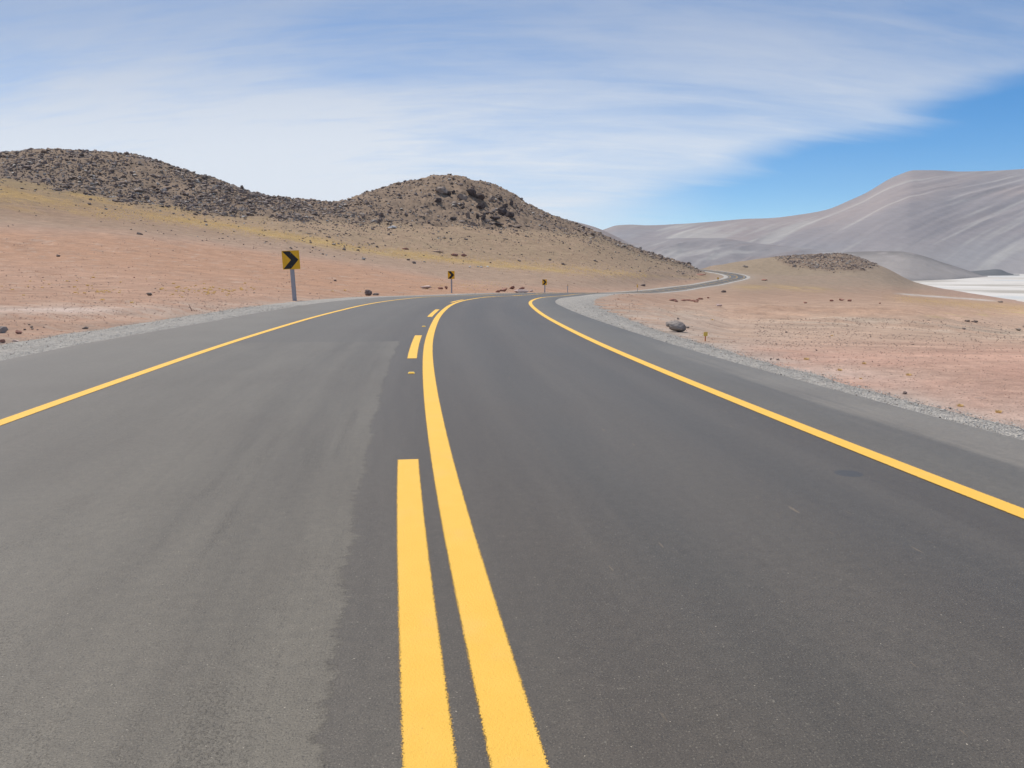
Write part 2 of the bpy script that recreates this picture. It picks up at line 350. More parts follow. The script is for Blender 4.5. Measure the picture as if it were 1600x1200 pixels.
gd = np.exp(-np.clip(out, 0, 30)/np.where(T > 0, 1.0+2.6*sm(RR, 14, 30), 1.2))*(np.abs(T) < 900)*sm(fbm(GX/1.2, GY/1.2, 3, 75), -.6, .3)
setc(gd*.8, (.40, .345, .305))
setc(sm(tau, 7.2, 8), (.42, .33, .27))

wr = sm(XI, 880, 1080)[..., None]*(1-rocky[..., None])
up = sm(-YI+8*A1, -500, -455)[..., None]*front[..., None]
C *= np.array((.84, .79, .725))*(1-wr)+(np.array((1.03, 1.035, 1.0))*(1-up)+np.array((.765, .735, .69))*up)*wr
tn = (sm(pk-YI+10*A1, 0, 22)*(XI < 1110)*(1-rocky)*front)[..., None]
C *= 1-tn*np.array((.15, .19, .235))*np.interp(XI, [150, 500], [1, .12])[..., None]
C *= 1+(.16*fbm(GX/6, tw*18, 4, 301)+.12*fbm(GX/1.6, tw*45, 3, 302))[..., None]*front[..., None]*(1-.3*rocky[..., None])
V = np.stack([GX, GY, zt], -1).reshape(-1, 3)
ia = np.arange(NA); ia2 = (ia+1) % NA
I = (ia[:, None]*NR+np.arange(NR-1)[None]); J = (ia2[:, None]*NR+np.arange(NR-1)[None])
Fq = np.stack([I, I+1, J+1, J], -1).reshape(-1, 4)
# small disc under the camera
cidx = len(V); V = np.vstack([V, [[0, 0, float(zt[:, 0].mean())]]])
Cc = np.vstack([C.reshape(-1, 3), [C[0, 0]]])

def bsdf(name, rough=0.9, spec=0.25):
    m = bpy.data.materials.new(name); m.use_nodes = True; t = m.node_tree; b = t.nodes['Principled BSDF']
    b.inputs['Roughness'].default_value = rough; b.inputs['Specular IOR Level'].default_value = spec
    return m, t, b
def bump(t, b, h, dist, strength=1.0):
    n = N(t, 'ShaderNodeBump'); n.inputs['Distance'].default_value = dist; n.inputs['Strength'].default_value = strength
    L(t, h, n.inputs['Height']); L(t, n.outputs[0], b.inputs['Normal'])

mg, t, b = bsdf('dry_soil', 0.95, 0.1)
at_ = N(t, 'ShaderNodeVertexColor', layer_name='Col'); geo = N(t, 'ShaderNodeNewGeometry'); pos = geo.outputs['Position']
f1 = noise(t, pos, 0.35, 6, 0.7); f2 = noise(t, pos, 4.0, 6, 0.75); f3 = noise(t, pos, 28.0, 4, 0.7)
k = math_n(t, 'ADD', math_n(t, 'MULTIPLY', f1, 0.45), math_n(t, 'ADD', math_n(t, 'MULTIPLY', f2, 0.45), math_n(t, 'MULTIPLY', f3, 0.35)))
c1 = mixc(t, 1.0, at_.outputs[0], N(t, 'ShaderNodeCombineColor').outputs[0], 'MULTIPLY')
cc = t.nodes[-2] if False else None
gr = N(t, 'ShaderNodeCombineColor')
kk = ramp(t, k, 0.42, 0.84, 0.56, 1.40, False)
for i in range(3): L(t, kk, gr.inputs[i])
c1 = mixc(t, 1.0, at_.outputs[0], gr.outputs[0], 'MULTIPLY')
vo = N(t, 'ShaderNodeTexVoronoi', i_Scale=2.6, i_Randomness=1.0); L(t, pos, vo.inputs['Vector'])
pebm = math_n(t, 'MULTIPLY', ramp(t, vo.outputs['Distance'], 0.22, 0.14), ramp(t, noise(t, pos, 0.5, 3), 0.48, 0.62))
sc = N(t, 'ShaderNodeSeparateColor'); L(t, vo.outputs['Color'], sc.inputs[0])
pebm = math_n(t, 'MULTIPLY', pebm, ramp(t, sc.outputs[0], 0.55, 0.6))
pc = mixc(t, sc.outputs[1], (.17, .13, .115), (.40, .31, .26))
c2 = mixc(t, math_n(t, 'MULTIPLY', pebm, 0.45), c1, pc)
vo2 = N(t, 'ShaderNodeTexVoronoi', i_Scale=0.55, i_Randomness=1.0); L(t, pos, vo2.inputs['Vector'])
sc2 = N(t, 'ShaderNodeSeparateColor'); L(t, vo2.outputs['Color'], sc2.inputs[0])
m2 = math_n(t, 'MULTIPLY', ramp(t, vo2.outputs['Distance'], 0.26, 0.16), ramp(t, sc2.outputs[0], 0.7, 0.75))
c2 = mixc(t, math_n(t, 'MULTIPLY', m2, 0.30), c2, (.19, .145, .115))
L(t, c2, b.inputs['Base Color'])
hh = math_n(t, 'ADD', math_n(t, 'MULTIPLY', f2, 0.5), math_n(t, 'ADD', math_n(t, 'MULTIPLY', f3, 0.14), math_n(t, 'MULTIPLY', pebm, 0.12)))
bump(t, b, hh, 0.22, 0.75)
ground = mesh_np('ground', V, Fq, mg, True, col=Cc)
tag(ground, kind='structure')
# cap under the camera
capv = np.vstack([V[ia*NR], V[cidx]]); capf = np.array([[i, (i+1) % NA, NA] for i in range(NA)])
# (the road covers this spot; close the sheet by joining the cap into the same mesh)
bm = bmesh.new(); bm.from_mesh(ground.data); bm.verts.ensure_lookup_table()
cvx = bm.verts[cidx]
for i in range(NA):
    bm.faces.new((bm.verts[i*NR], bm.verts[((i+1) % NA)*NR], cvx))
bm.to_mesh(ground.data); bm.free()

zflat = zt.copy()
def gz(x, y):
    """ground height at a point"""
    r = math.hypot(x, y); a = math.atan2(x, y); fa = (a-azf[0])/(azf[1]-azf[0]); fa = min(max(fa, 0), 898.999)
    i = int(fa); u = fa-i; j = min(max(int(np.searchsorted(rr, r))-1, 0), NR-2); v = (r-rr[j])/(rr[j+1]-rr[j])
    return float((zt[i, j]*(1-v)+zt[i, j+1]*v)*(1-u)+(zt[i+1, j]*(1-v)+zt[i+1, j+1]*v)*u)
def spot(x, y, rmin=3):
    """surveyed place: first ground met on the line of sight through photo column x, row y"""
    x, y = lev(x, y); x = float(x); y = float(y)
    a = math.atan((x-800)/F); i = int(round((a-azf[0])/(azf[1]-azf[0]))); i = min(max(i, 0), 899)
    d = rr*math.cos(az[i]); yi = HY-F*(zt[i]-H)/d
    m = (yi <= y) & (rr > rmin); j = int(np.argmax(m)); j = max(j, 1)
    y0, y1 = yi[j-1], yi[j]; u = 0 if y0 == y1 else min(max((y0-y)/(y0-y1), 0), 1)
    r = rr[j-1]+(rr[j]-rr[j-1])*u
    X_ = r*math.sin(a); Y_ = r*math.cos(a)
    return Vector((X_, Y_, gz(X_, Y_)))

# ------------------------------------------------------------------ road sheets
def strip(name, ts, dzs, sel, mat, parent=None, smooth=True):
    """ts: list of per-sample lateral offsets, left to right"""
    n = len(sel); k = len(ts)
    vs = np.stack([P(sel, tt[sel] if isinstance(tt, np.ndarray) else tt, dz) for tt, dz in zip(ts, dzs)], 1)
    uv = np.stack([np.c_[(tt[sel] if isinstance(tt, np.ndarray) else np.full(n, tt)), sv[sel]] for tt in ts], 1)
    a = np.arange(n-1)[:, None]*k+np.arange(k-1)[None]
    f = np.stack([a, a+1, a+k+1, a+k], -1).reshape(-1, 4)
    return mesh_np(name, vs.reshape(-1, 3), f, mat, smooth, parent, uv=uv.reshape(-1, 2))
allv = np.arange(len(sv))
# asphalt
ma, t, b = bsdf('asphalt', 0.5, 0.38)
uvn = N(t, 'ShaderNodeUVMap'); sx = N(t, 'ShaderNodeSeparateXYZ'); L(t, uvn.outputs[0], sx.inputs[0]); U, Vv = sx.outputs[0], sx.outputs[1]
uv = uvn.outputs[0]
agg = noise(t, uv, 130.0, 3, 0.7); agg2 = noise(t, uv, 42.0, 4, 0.7); mot = noise(t, uv, 3.0, 5, 0.6); big = noise(t, uv, 0.35, 4, 0.6)
stre = noise(t, vscale(t, uv, (5.0, 0.28, 1)), 1.0, 5, 0.6); stre2 = noise(t, vscale(t, uv, (1.1, 0.05, 1), loc=(4, 2, 0)), 1.0, 4, 0.55)
fine = noise(t, vscale(t, uv, (22.0, 0.8, 1)), 1.0, 4, 0.7)
# right lane and centre seam: darker, older dense mix
base = mixc(t, ramp(t, stre2, 0.35, 0.65), (.074, .066, .058), (.092, .084, .075))
base = mixc(t, math_n(t, 'MULTIPLY', ramp(t, stre, 0.45, 0.7), 0.30), base, (.100, .091, .078))
# skim layer over the left lane, ragged at its right edge, ends across the lane
rag = noise(t, vscale(t, uv, (1.6, 8.0, 1)), 1.0, 7, 0.85, 0.4)
ragb = noise(t, vscale(t, uv, (0.0, 1.1, 1)), 1.0, 2, 0.5)
redge = math_n(t, 'ADD', -0.60, 0.0)
redge = math_n(t, 'ADD', redge, math_n(t, 'MULTIPLY', math_n(t, 'SUBTRACT', rag, 0.5), 0.30))
redge = math_n(t, 'ADD', redge, math_n(t, 'MULTIPLY', math_n(t, 'SUBTRACT', ragb, 0.5), 0.16))
ov = ramp(t, math_n(t, 'SUBTRACT', redge, U), -0.01, 0.03)
ov = math_n(t, 'MULTIPLY', ov, ramp(t, U, -4.12, -4.0))
ovend = ramp(t, math_n(t, 'ADD', Vv, math_n(t, 'MULTIPLY', math_n(t, 'SUBTRACT', rag, .5), 0.25)), 16.6, 16.45)
ovn = math_n(t, 'MULTIPLY', ov, ovend)
skim = mixc(t, ramp(t, noise(t, vscale(t, uv, (1.4, .22, 1), loc=(1, 3, 0)), 1.0, 6, .6), 0.3, 0.7), (.122, .113, .097), (.140, .131, .113))
rgh = math_n(t, 'MULTIPLY', ramp(t, math_n(t, 'ADD', math_n(t, 'MULTIPLY', stre, 0.6), math_n(t, 'MULTIPLY', noise(t, vscale(t, uv, (2.2, 0.35, 1), loc=(9, 0, 0)), 1.0, 4, .6), 0.5)), 0.56, 0.70), ramp(t, U, -2.6, -1.3))
skim = mixc(t, math_n(t, 'MULTIPLY', rgh, 0.25), skim, (.088, .080, .069))
pit = noise(t, vscale(t, uv, (1.25, .8, 1)), 62.0, 3, .65); pm = noise(t, vscale(t, uv, (2.6, .7, 1), loc=(2, 5, 0)), 1.0, 6, .7)
rgh2 = math_n(t, 'MULTIPLY', ramp(t, pit, 0.50, 0.66), math_n(t, 'ADD', ramp(t, pm, 0.46, 0.64), math_n(t, 'MULTIPLY', rgh, 1.1)), clamp=True)
skim = mixc(t, math_n(t, 'MULTIPLY', rgh2, 0.60), skim, (.062, .056, .048))
c = mixc(t, ovn, base, skim)
# beyond the skim: smooth lighter lane
lane2 = math_n(t, 'MULTIPLY', ramp(t, U, -0.7, -1.2), ramp(t, Vv, 16.45, 16.7))
c = mixc(t, math_n(t, 'MULTIPLY', lane2, 0.75), c, (.118, .110, .096))
# shoulders
shl = math_n(t, 'MAXIMUM', ramp(t, U, 3.52, 3.62), ramp(t, U, -3.95, -4.1))
c = mixc(t, math_n(t, 'MULTIPLY', shl, 0.85), c, mixc(t, mot, (.130, .121, .105), (.155, .146, .127)))
dust = math_n(t, 'MULTIPLY', ramp(t, math_n(t, 'ADD', U, math_n(t, 'MULTIPLY', math_n(t, 'SUBTRACT', stre, .5), 1.2)), 4.05, 4.75), ramp(t, Vv, 20, 8))
c = mixc(t, math_n(t, 'MULTIPLY', dust, 0.85), c, (.285, .262, .228))
dl = ramp(t, math_n(t, 'ADD', U, math_n(t, 'MULTIPLY', math_n(t, 'SUBTRACT', mot, .5), .5)), -6.6, -7.0)
c = mixc(t, math_n(t, 'MULTIPLY', dl, 0.3), c, (.2, .185, .165))
# wheel tracks: long faint bluish / dark bands
for u0, wd, colr, am in ((1.15, .30, (.066, .064, .060), .5), (2.55, .28, (.066, .063, .059), .45), (1.9, .16, (.105, .096, .083), .30), (-1.15, .26, (.078, .071, .061), .5), (-1.75, .18, (.085, .078, .067), .4), (-3.1, .3, (.10, .093, .08), .35), (4.2, .12, (.13, .123, .108), .4)):
    uu = math_n(t, 'ADD', U, math_n(t, 'MULTIPLY', math_n(t, 'SUBTRACT', stre2, 0.5), 0.5))
    dd = math_n(t, 'ABSOLUTE', math_n(t, 'SUBTRACT', uu, u0))
    mk = math_n(t, 'MULTIPLY', ramp(t, dd, wd*1.6, wd*.3), ramp(t, stre, 0.3, 0.6, .5, 1.0))
    c = mixc(t, math_n(t, 'MULTIPLY', mk, am), c, colr)
# brown tint
c = mixc(t, math_n(t, 'MULTIPLY', ramp(t, big, 0.4, 0.7), 0.30), c, (.092, .078, .064))
# aggregate speckle
gm = N(t, 'ShaderNodeCombineColor'); g0 = math_n(t, 'MULTIPLY', ramp(t, noise(t, uv, 15.0, 5, .75), .32, .68, .86, 1.14, False), ramp(t, noise(t, vscale(t, uv, (9, .5, 1), loc=(3, 3, 0)), 1.0, 6, .75), .3, .7, .93, 1.07, False))
for i in range(3): L(t, g0, gm.inputs[i])
c = mixc(t, 1.0, c, gm.outputs[0], 'MULTIPLY')
dk = math_n(t, 'MAXIMUM', ramp(t, agg, 0.36, 0.47, 1.0, 0.0), ramp(t, agg2, .30, .42, 1.0, 0.0)); c = mixc(t, math_n(t, 'MULTIPLY', dk, 0.70), c, (.035, .033, .032))
lt = math_n(t, 'MAXIMUM', ramp(t, agg, 0.58, 0.68), ramp(t, agg2, .62, .72)); c = mixc(t, math_n(t, 'MULTIPLY', lt, 0.60), c, (.25, .24, .21))
fl = ramp(t, noise(t, uv, 75.0, 2, 0.5), 0.72, 0.76); c = mixc(t, math_n(t, 'MULTIPLY', fl, 0.8), c, (.46, .43, .38))
fd = ramp(t, noise(t, vscale(t, uv, (1, 1, 1), loc=(5, 8, 0)), 30.0, 3, 0.6), 0.30, 0.255); c = mixc(t, math_n(t, 'MULTIPLY', fd, 0.6), c, (.03, .028, .027))
# scuffs (thin pale scratches) 
scf = math_n(t, 'MULTIPLY', ramp(t, noise(t, vscale(t, uv, (26, 3.0, 1), rot=(0, 0, .25)), 1.0, 1, .4), 0.775, 0.80), ramp(t, U, 0.3, 0.8))
c = mixc(t, math_n(t, 'MULTIPLY', scf, 0.3), c, (.30, .24, .17))
# oil stain beside the right edge line, small tar spot
e1 = math_n(t, 'POWER', math_n(t, 'DIVIDE', math_n(t, 'SUBTRACT', U, 2.98), 0.10), 2.0)
e2 = math_n(t, 'POWER', math_n(t, 'DIVIDE', math_n(t, 'SUBTRACT', Vv, 5.20), 0.10), 2.0)
st = ramp(t, math_n(t, 'ADD', math_n(t, 'ADD', e1, e2), math_n(t, 'MULTIPLY', agg2, 0.5)), 1.35, 1.15)
c = mixc(t, math_n(t, 'MULTIPLY', st, 0.7), c, (.05, .054, .062))
# seams: crack on the left shoulder
c = mixc(t, 1.0, c, (1.0, .92, .80), 'MULTIPLY')
L(t, c, b.inputs['Base Color'])
hg = math_n(t, 'ADD', math_n(t, 'MULTIPLY', agg, 0.35), math_n(t, 'MULTIPLY', agg2, math_n(t, 'ADD', 0.15, math_n(t, 'MULTIPLY', math_n(t, 'ADD', rgh, rgh2), math_n(t, 'MULTIPLY', ovn, 0.35)))))
hg = math_n(t, 'ADD', hg, math_n(t, 'MULTIPLY', ovn, 0.25))
bump(t, b, hg, 0.006, 1.0)
crown = lambda tt: 0.0
road = strip('road', [-AL-0.06, -AL, -LL, -2.0, -0.6, 0.0, 1.2, 2.4, 3.5+AR*0, AR, AR+0.06], [-0.07, 0, 0, 0, 0, 0, 0, 0, 0, 0, -0.07], allv, ma)
tag(road, kind='structure')
# gravel verges
mgr, t, b = bsdf('gravel', 0.9, 0.15)
uvn = N(t, 'ShaderNodeUVMap'); uv = uvn.outputs[0]
vo = N(t, 'ShaderNodeTexVoronoi', i_Scale=38.0); L(t, uv, vo.inputs['Vector']); vs2 = N(t, 'ShaderNodeTexVoronoi', i_Scale=9.0); L(t, uv, vs2.inputs['Vector'])
sc = N(t, 'ShaderNodeSeparateColor'); L(t, vo.outputs['Color'], sc.inputs[0])
c = mixc(t, sc.outputs[0], (.32, .295, .26), (.50, .465, .415))
c = mixc(t, ramp(t, vo.outputs['Distance'], 0.4, 0.75), c, (.26, .24, .215))
sc = N(t, 'ShaderNodeSeparateColor'); L(t, vs2.outputs['Color'], sc.inputs[0])
c = mixc(t, math_n(t, 'MULTIPLY', ramp(t, sc.outputs[0], .6, .9), .4), c, (.60, .545, .47))
c = mixc(t, math_n(t, 'MULTIPLY', ramp(t, noise(t, uv, 1.3, 5, .65), .5, .75), .5), c, (.42, .36, .31))
L(t, c, b.inputs['Base Color'])
bump(t, b, math_n(t, 'SUBTRACT', noise(t, uv, 30, 3, .7), math_n(t, 'MULTIPLY', vo.outputs['Distance'], .8)), 0.035, 1.0)
gl = strip('gravel_verge', [-GLo-0.5, -GLo, -(AL+GLo)/2, -AL-0.02+0.05*perlin(sv*2, sv*0, 9), -AL+0.5], [-0.22, -0.028, -0.012, -0.018, -0.06], allv, mgr); tag(gl, kind='structure')
g2 = strip('gravel_verge', [AR-0.5, AR+0.02, (AR+GRo)/2, GRo, GRo+0.5], [-0.06, -0.018, -0.012, -0.028, -0.22], allv, mgr); tag(g2, kind='structure')

# painted lines
mp, t, b = bsdf('yellow_paint', 0.6, 0.3)
uvn = N(t, 'ShaderNodeUVMap'); sx = N(t, 'ShaderNodeSeparateXYZ'); L(t, uvn.outputs[0], sx.inputs[0]); uv = uvn.outputs[0]
geo = N(t, 'ShaderNodeNewGeometry'); pos = geo.outputs['Position']
cc_ = mixc(t, noise(t, pos, 6, 4, .6), (.78, .435, .055), (.83, .49, .08))
cc_ = mixc(t, math_n(t, 'MULTIPLY', ramp(t, noise(t, pos, 110, 4, .75), .60, .70), .5), cc_, (.45, .25, .07))
cc_ = mixc(t, math_n(t, 'MULTIPLY', ramp(t, noise(t, pos, 2.2, 4, .6), .5, .8), .25), cc_, (.74, .45, .17))
L(t, cc_, b.inputs['Base Color'])
bump(t, b, noise(t, pos, 110, 4, .75), 0.006, .9)
# overspray: paint thins out into specks along both long edges (uv x = distance to the edge / 1 m)
ed = sx.outputs[0]
thr = math_n(t, 'ADD', ed, math_n(t, 'MULTIPLY', math_n(t, 'SUBTRACT', noise(t, pos, 170, 3, .8), .5), .05))
cover = ramp(t, thr, 0.003, 0.009)
tr = N(t, 'ShaderNodeBsdfTransparent'); mx = N(t, 'ShaderNodeMixShader'); L(t, cover, mx.inputs[0]); L(t, tr.outputs[0], mx.inputs[1]); L(t, b.outputs[0], mx.inputs[2])
L(t, mx.outputs[0], t.nodes['Material Output'].inputs[0])
def line(name, t0, width, s_a, s_b, dz=0.004, label=None):
    sel = np.where((sv >= s_a) & (sv <= s_b))[0]
    ss = np.unique(np.r_[s_a, sv[sel], s_b])
    f = lambda a: np.interp(ss, sv, a)
    tc0 = f(t0) if isinstance(t0, np.ndarray) else np.full(len(ss), t0)
    offs = [-width/2-.012, -width/2+.025, 0, width/2-.025, width/2+.012]; ue = [-.008, .03, .08, .03, -.008]
    px_, py_, pz_, nx_, ny_ = f(cx), f(cy), f(cz), f(nx), f(ny)
    far = np.clip((ss-40)/300, 0, 1)*0.03
    vs = np.stack([np.c_[px_+nx_*(tc0+o_), py_+ny_*(tc0+o_), pz_+dz+far] for o_ in offs], 1).reshape(-1, 3)
    uv_ = np.stack([np.c_[np.full(len(ss), u_), ss] for u_ in ue], 1).reshape(-1, 2)
    a = np.arange(len(ss)-1)[:, None]*5+np.arange(4)[None]
    fq = np.stack([a, a+1, a+6, a+5], -1).reshape(-1, 4)
    o = mesh_np(name, vs, fq, mp, True, road, uv=uv_)
    if label: o['label'] = label
    return o
SM = sv[-1]-2
line('centre_line', 0.0, .175, sv[0]+.5, SM, label='solid yellow centre line')
line('edge_line', -LL, .165, sv[0]+.5, SM, label='yellow edge line by the left shoulder')
line('edge_line', 3.5, .165, sv[0]+.5, SM, label='yellow edge line by the right shoulder')
s1 = float(np.interp(6.02, cy[:300], sv[:300]))
for k in range(-1, 46):
    e = s1+11.85*k
    line('dash_line', -0.27, .165, e-4.7, e, label='dashed yellow line left of the centre line' if k < 0 else None)

# ------------------------------------------------------------------ salt flat
msf, t, b = bsdf('salt_crust', 0.8, 0.2)
geo = N(t, 'ShaderNodeNewGeometry'); pos = geo.outputs['Position']
a1 = noise(t, vscale(t, pos, (.0030, .0022, 1)), 1.0, 6, .6, .6); a2 = noise(t, vscale(t, pos, (.006, .012, 1)), 1.0, 5, .6)
c = mixc(t, ramp(t, a2, .3, .7), (.50, .455, .40), (.60, .565, .515))
c = mixc(t, math_n(t, 'MULTIPLY', ramp(t, a1, .51, .60), .75), c, (.30, .265, .215))
c = mixc(t, math_n(t, 'MULTIPLY', ramp(t, a1, .44, .38), .6), c, (.41, .43, .43))
L(t, c, b.inputs['Base Color'])
n = 96; ang = np.linspace(0, 2*np.pi, n, endpoint=False); rad = [300, 600, 1200, 2500, 5200]
vv = np.concatenate([np.c_[r*np.sin(ang)+900, r*np.cos(ang)+900, np.full(n, -20.0)] for r in [1]+rad])
ff = []
for k in range(len(rad)):
    for i in range(n): ff.append((k*n+i, k*n+(i+1) % n, (k+1)*n+(i+1) % n, (k+1)*n+i))
tag(mesh_np('salt_flat', vv, ff, msf), kind='structure')

# ------------------------------------------------------------------ far hills and mountains
def relief(name, xs, prof, dist, base_z, mat, amp, seed, nseg=700, nrow=160, dirn=(1, 0), base_y=None, ridge=0.0, shape=1.0, back=0.6, colf=None):
    """a mountain body: crest elevations by bearing, foot and crest distances by bearing"""
    x0, x1 = xs; xi = np.linspace(x0, x1, nseg)
    pl = lev([p[0] for p in prof], [p[1] for p in prof]); yc = pchip(pl[0], pl[1], xi)
    dn = pchip([p[0] for p in dist], [p[1] for p in dist], xi); dc = pchip([p[0] for p in dist], [p[2] for p in dist], xi)
    zc = H+(HY-yc)/F*dc
    tt = np.r_[np.linspace(0, 1, nrow), 1+np.linspace(0, back, nrow//4)[1:]]
    Tt, Xi = np.meshgrid(tt, xi, indexing='xy'); 
    D = dn[:, None]+(dc-dn)[:, None]*Tt; Xw = (Xi-800)/F*D
    sh = np.where(Tt <= 1, np.power(np.clip(Tt, 0, 1), shape), 1-sm(Tt, 1, 1+back))
    Zw = base_z+(zc[:, None]-base_z)*sh
    fd_ = np.minimum(1, np.maximum(0, np.minimum(Tt*3, np.abs(1-Tt)*4+0.03)))
    hgt = (zc[:, None]-base_z)
    nz = amp(Xw, D, Tt, Xi)*fd_
    Zw = Zw+hgt*nz
    colr = colf(Xw, D, Tt, Xi, nz) if colf else None
    m_, k_ = len(xi), len(tt); a = np.arange(m_-1)[:, None]*k_+np.arange(k_-1)[None]
    f = np.stack([a, a+1, a+k_+1, a+k_], -1).reshape(-1, 4)
    return mesh_np(name, np.stack([Xw, D, Zw], -1).reshape(-1, 3), f[:, ::-1], mat, True, col=None if colr is None else colr.reshape(-1, 3))
mm, t, b = bsdf('mountain_scree', 0.95, 0.1)
at_ = N(t, 'ShaderNodeVertexColor', layer_name='Col'); geo = N(t, 'ShaderNodeNewGeometry'); pos = geo.outputs['Position']
f1 = noise(t, pos, .012, 7, .65); gr = N(t, 'ShaderNodeCombineColor'); kk = ramp(t, f1, .3, .7, .93, 1.07, False)
for i in range(3): L(t, kk, gr.inputs[i])
L(t, mixc(t, 1.0, at_.outputs[0], gr.outputs[0], 'MULTIPLY'), b.inputs['Base Color'])
bump(t, b, noise(t, pos, .02, 6, .65), 8.0, .4)
def mixa(c, m, d): m = np.clip(m, 0, 1)[..., None]; return c*(1-m)+np.array(d)*m
# downslope direction on the big mountain runs to lower left: use slanted coordinates
MP = [(860, 380), (905, 372), (945, 358), (965, 352), (985, 351), (1010, 352), (1060, 350), (1130, 345), (1165, 342), (1200, 341), (1245, 336), (1290, 328), (1330, 312), (1350, 303), (1400, 275), (1430, 266), (1460, 266), (1500, 268), (1550, 267), (1600, 264), (1800, 240), (2100, 260), (2300, 300)]
def sl(Xi, Tt, sk=2.1):
    hgt = (430-pchip([p[0] for p in MP], [p[1] for p in MP], Xi))*np.clip(Tt, 0, 1.2)
    return Xi-sk*hgt-.0012*hgt*hgt
def amp_big(Xw, D, Tt, Xi):
    u = sl(Xi, Tt); wv_ = .5*fbm(u/260, Tt*1.2, 3, 4)
    g = ridged(u/150+wv_, Tt*.7, 3, 201)-.35
    return 0.055*g*sm(Xi, 950, 1250)*np.clip(Tt*1.4, .3, 1)+0.03*fbm(u/240, Tt*1.2, 3, 203)+.006*fbm(u/22, Tt*3, 3, 206)
def col_big(Xw, D, Tt, Xi, nz):
    c = np.zeros(Xi.shape+(3,)); c[:] = (.25, .222, .218)
    u = sl(Xi, Tt)
    c = mixa(c, sm(Tt, .75, 1.0)*.5, (.25, .21, .198))
    s = fbm(u/52+.2*fbm(u/200, Tt*2, 2, 5), Tt*1.3+u/600, 4, 311); s2 = fbm(u/19+.3*fbm(u/90, Tt*3, 2, 6), Tt*2.6+u/300, 4, 312); w_ = fbm(u/230, Tt*2, 3, 213)
    c = mixa(c, sm(w_, 0.0, .4)*.8, (.29, .24, .222)); c = mixa(c, sm(-w_, .0, .4)*.6, (.25, .24, .245))
    c = mixa(c, sm(s, .08, .36)*.65*(1-.7*sm(Tt, .8, 1)), (.36, .335, .305)); c = mixa(c, sm(s2, .12, .4)*.5*(1-.6*sm(Tt, .8, 1))*sm(s, -.2, .2), (.47, .44, .39))
    c = mixa(c, (1-sm(Tt, 0, .3))*.5, (.37, .345, .325))
    return c
tag(relief('mountain', (860, 2300), MP,
           [(860, 2600, 5200), (1100, 3000, 6000), (1400, 3900, 7200), (1600, 4300, 7500), (2300, 4300, 7500)], -22, mm, amp_big, 1, colf=col_big, shape=1.0), kind='structure')
# foothill fold in front of it (x 1090..1300)
def amp_f(Xw, D, Tt, Xi): return 0.10*fbm(Xi/90, Tt*2, 4, 221)+.06*(ridged((Xi-Tt*120)/60, Tt, 3, 223)-.4)
def col_f(Xw, D, Tt, Xi, nz):
    c = np.zeros(Xi.shape+(3,)); c[:] = (.235, .215, .212); s = fbm((Xi-Tt*150)/50, Tt*1.5, 4, 225)
    c = mixa(c, sm(s, .05, .4)*.7, (.33, .31, .29)); c = mixa(c, sm(-s, .1, .4)*.5, (.215, .175, .165)); return c
tag(relief('foothill', (880, 1500), [(880, 425), (930, 395), (1000, 380), (1060, 372), (1120, 372), (1180, 380), (1260, 388), (1330, 396), (1400, 408), (1500, 428)],
           [(880, 2000, 3400), (1500, 2600, 3600)], -22, mm, amp_f, 2, 400, 90, colf=col_f, shape=.8), kind='structure')
# brown shoulder peeping behind the central hill
tag(relief('distant_hill', (780, 1010), [(780, 360), (840, 348), (880, 343), (905, 348), (930, 355), (960, 368), (1010, 395)], [(780, 900, 2100), (1010, 900, 2100)], -22, mm, amp_f, 3, 200, 70,
           colf=lambda a, b_, c_, d, e: mixa(np.zeros(a.shape+(3,))+np.array((.245, .205, .19)), sm(fbm(d/30, c_*3, 3, 9), 0, .4)*.5, (.30, .26, .24))), kind='structure')
# grey mound between the low ridge and the salt
def amp_m(Xw, D, Tt, Xi): return .03*fbm(Xi/30, Tt*3, 4, 231)
def col_m(Xw, D, Tt, Xi, nz):
    c = np.zeros(Xi.shape+(3,)); c[:] = (.285, .255, .235)
    c = mixa(c, sm(Tt+.15*fbm(Xi/30, Tt*4, 3, 233), .5, 1.05)*.85, (.165, .15, .14))
    c = mixa(c, sm(fbm(Xi/40, Tt*4, 4, 232), .05, .4)*.5, (.33, .29, .27)); return c
tag(relief('grey_hill', (1230, 1536), [(1230, 415), (1290, 399), (1330, 393.5), (1380, 392.5), (1410, 393), (1440, 399), (1470, 409), (1500, 418.5), (1525, 427), (1536, 431)],
           [(1230, 1500, 2100), (1400, 1550, 2200), (1480, 1800, 2350), (1536, 2500, 2550)], -21, mm, amp_m, 3, 260, 80, colf=col_m, shape=.75), kind='structure')
tag(relief('dark_hill', (1505, 1585), [(1505, 428), (1520, 423.5), (1540, 422), (1555, 420.5), (1562, 421), (1575, 426), (1585, 429)], [(1505, 2900, 3200), (1585, 3100, 3200)], -21, mm, amp_m, 4, 80, 40,
           colf=lambda a, b_, c_, d, e: np.zeros(a.shape+(3,))+np.array((.13, .13, .13)), shape=.8), kind='structure')

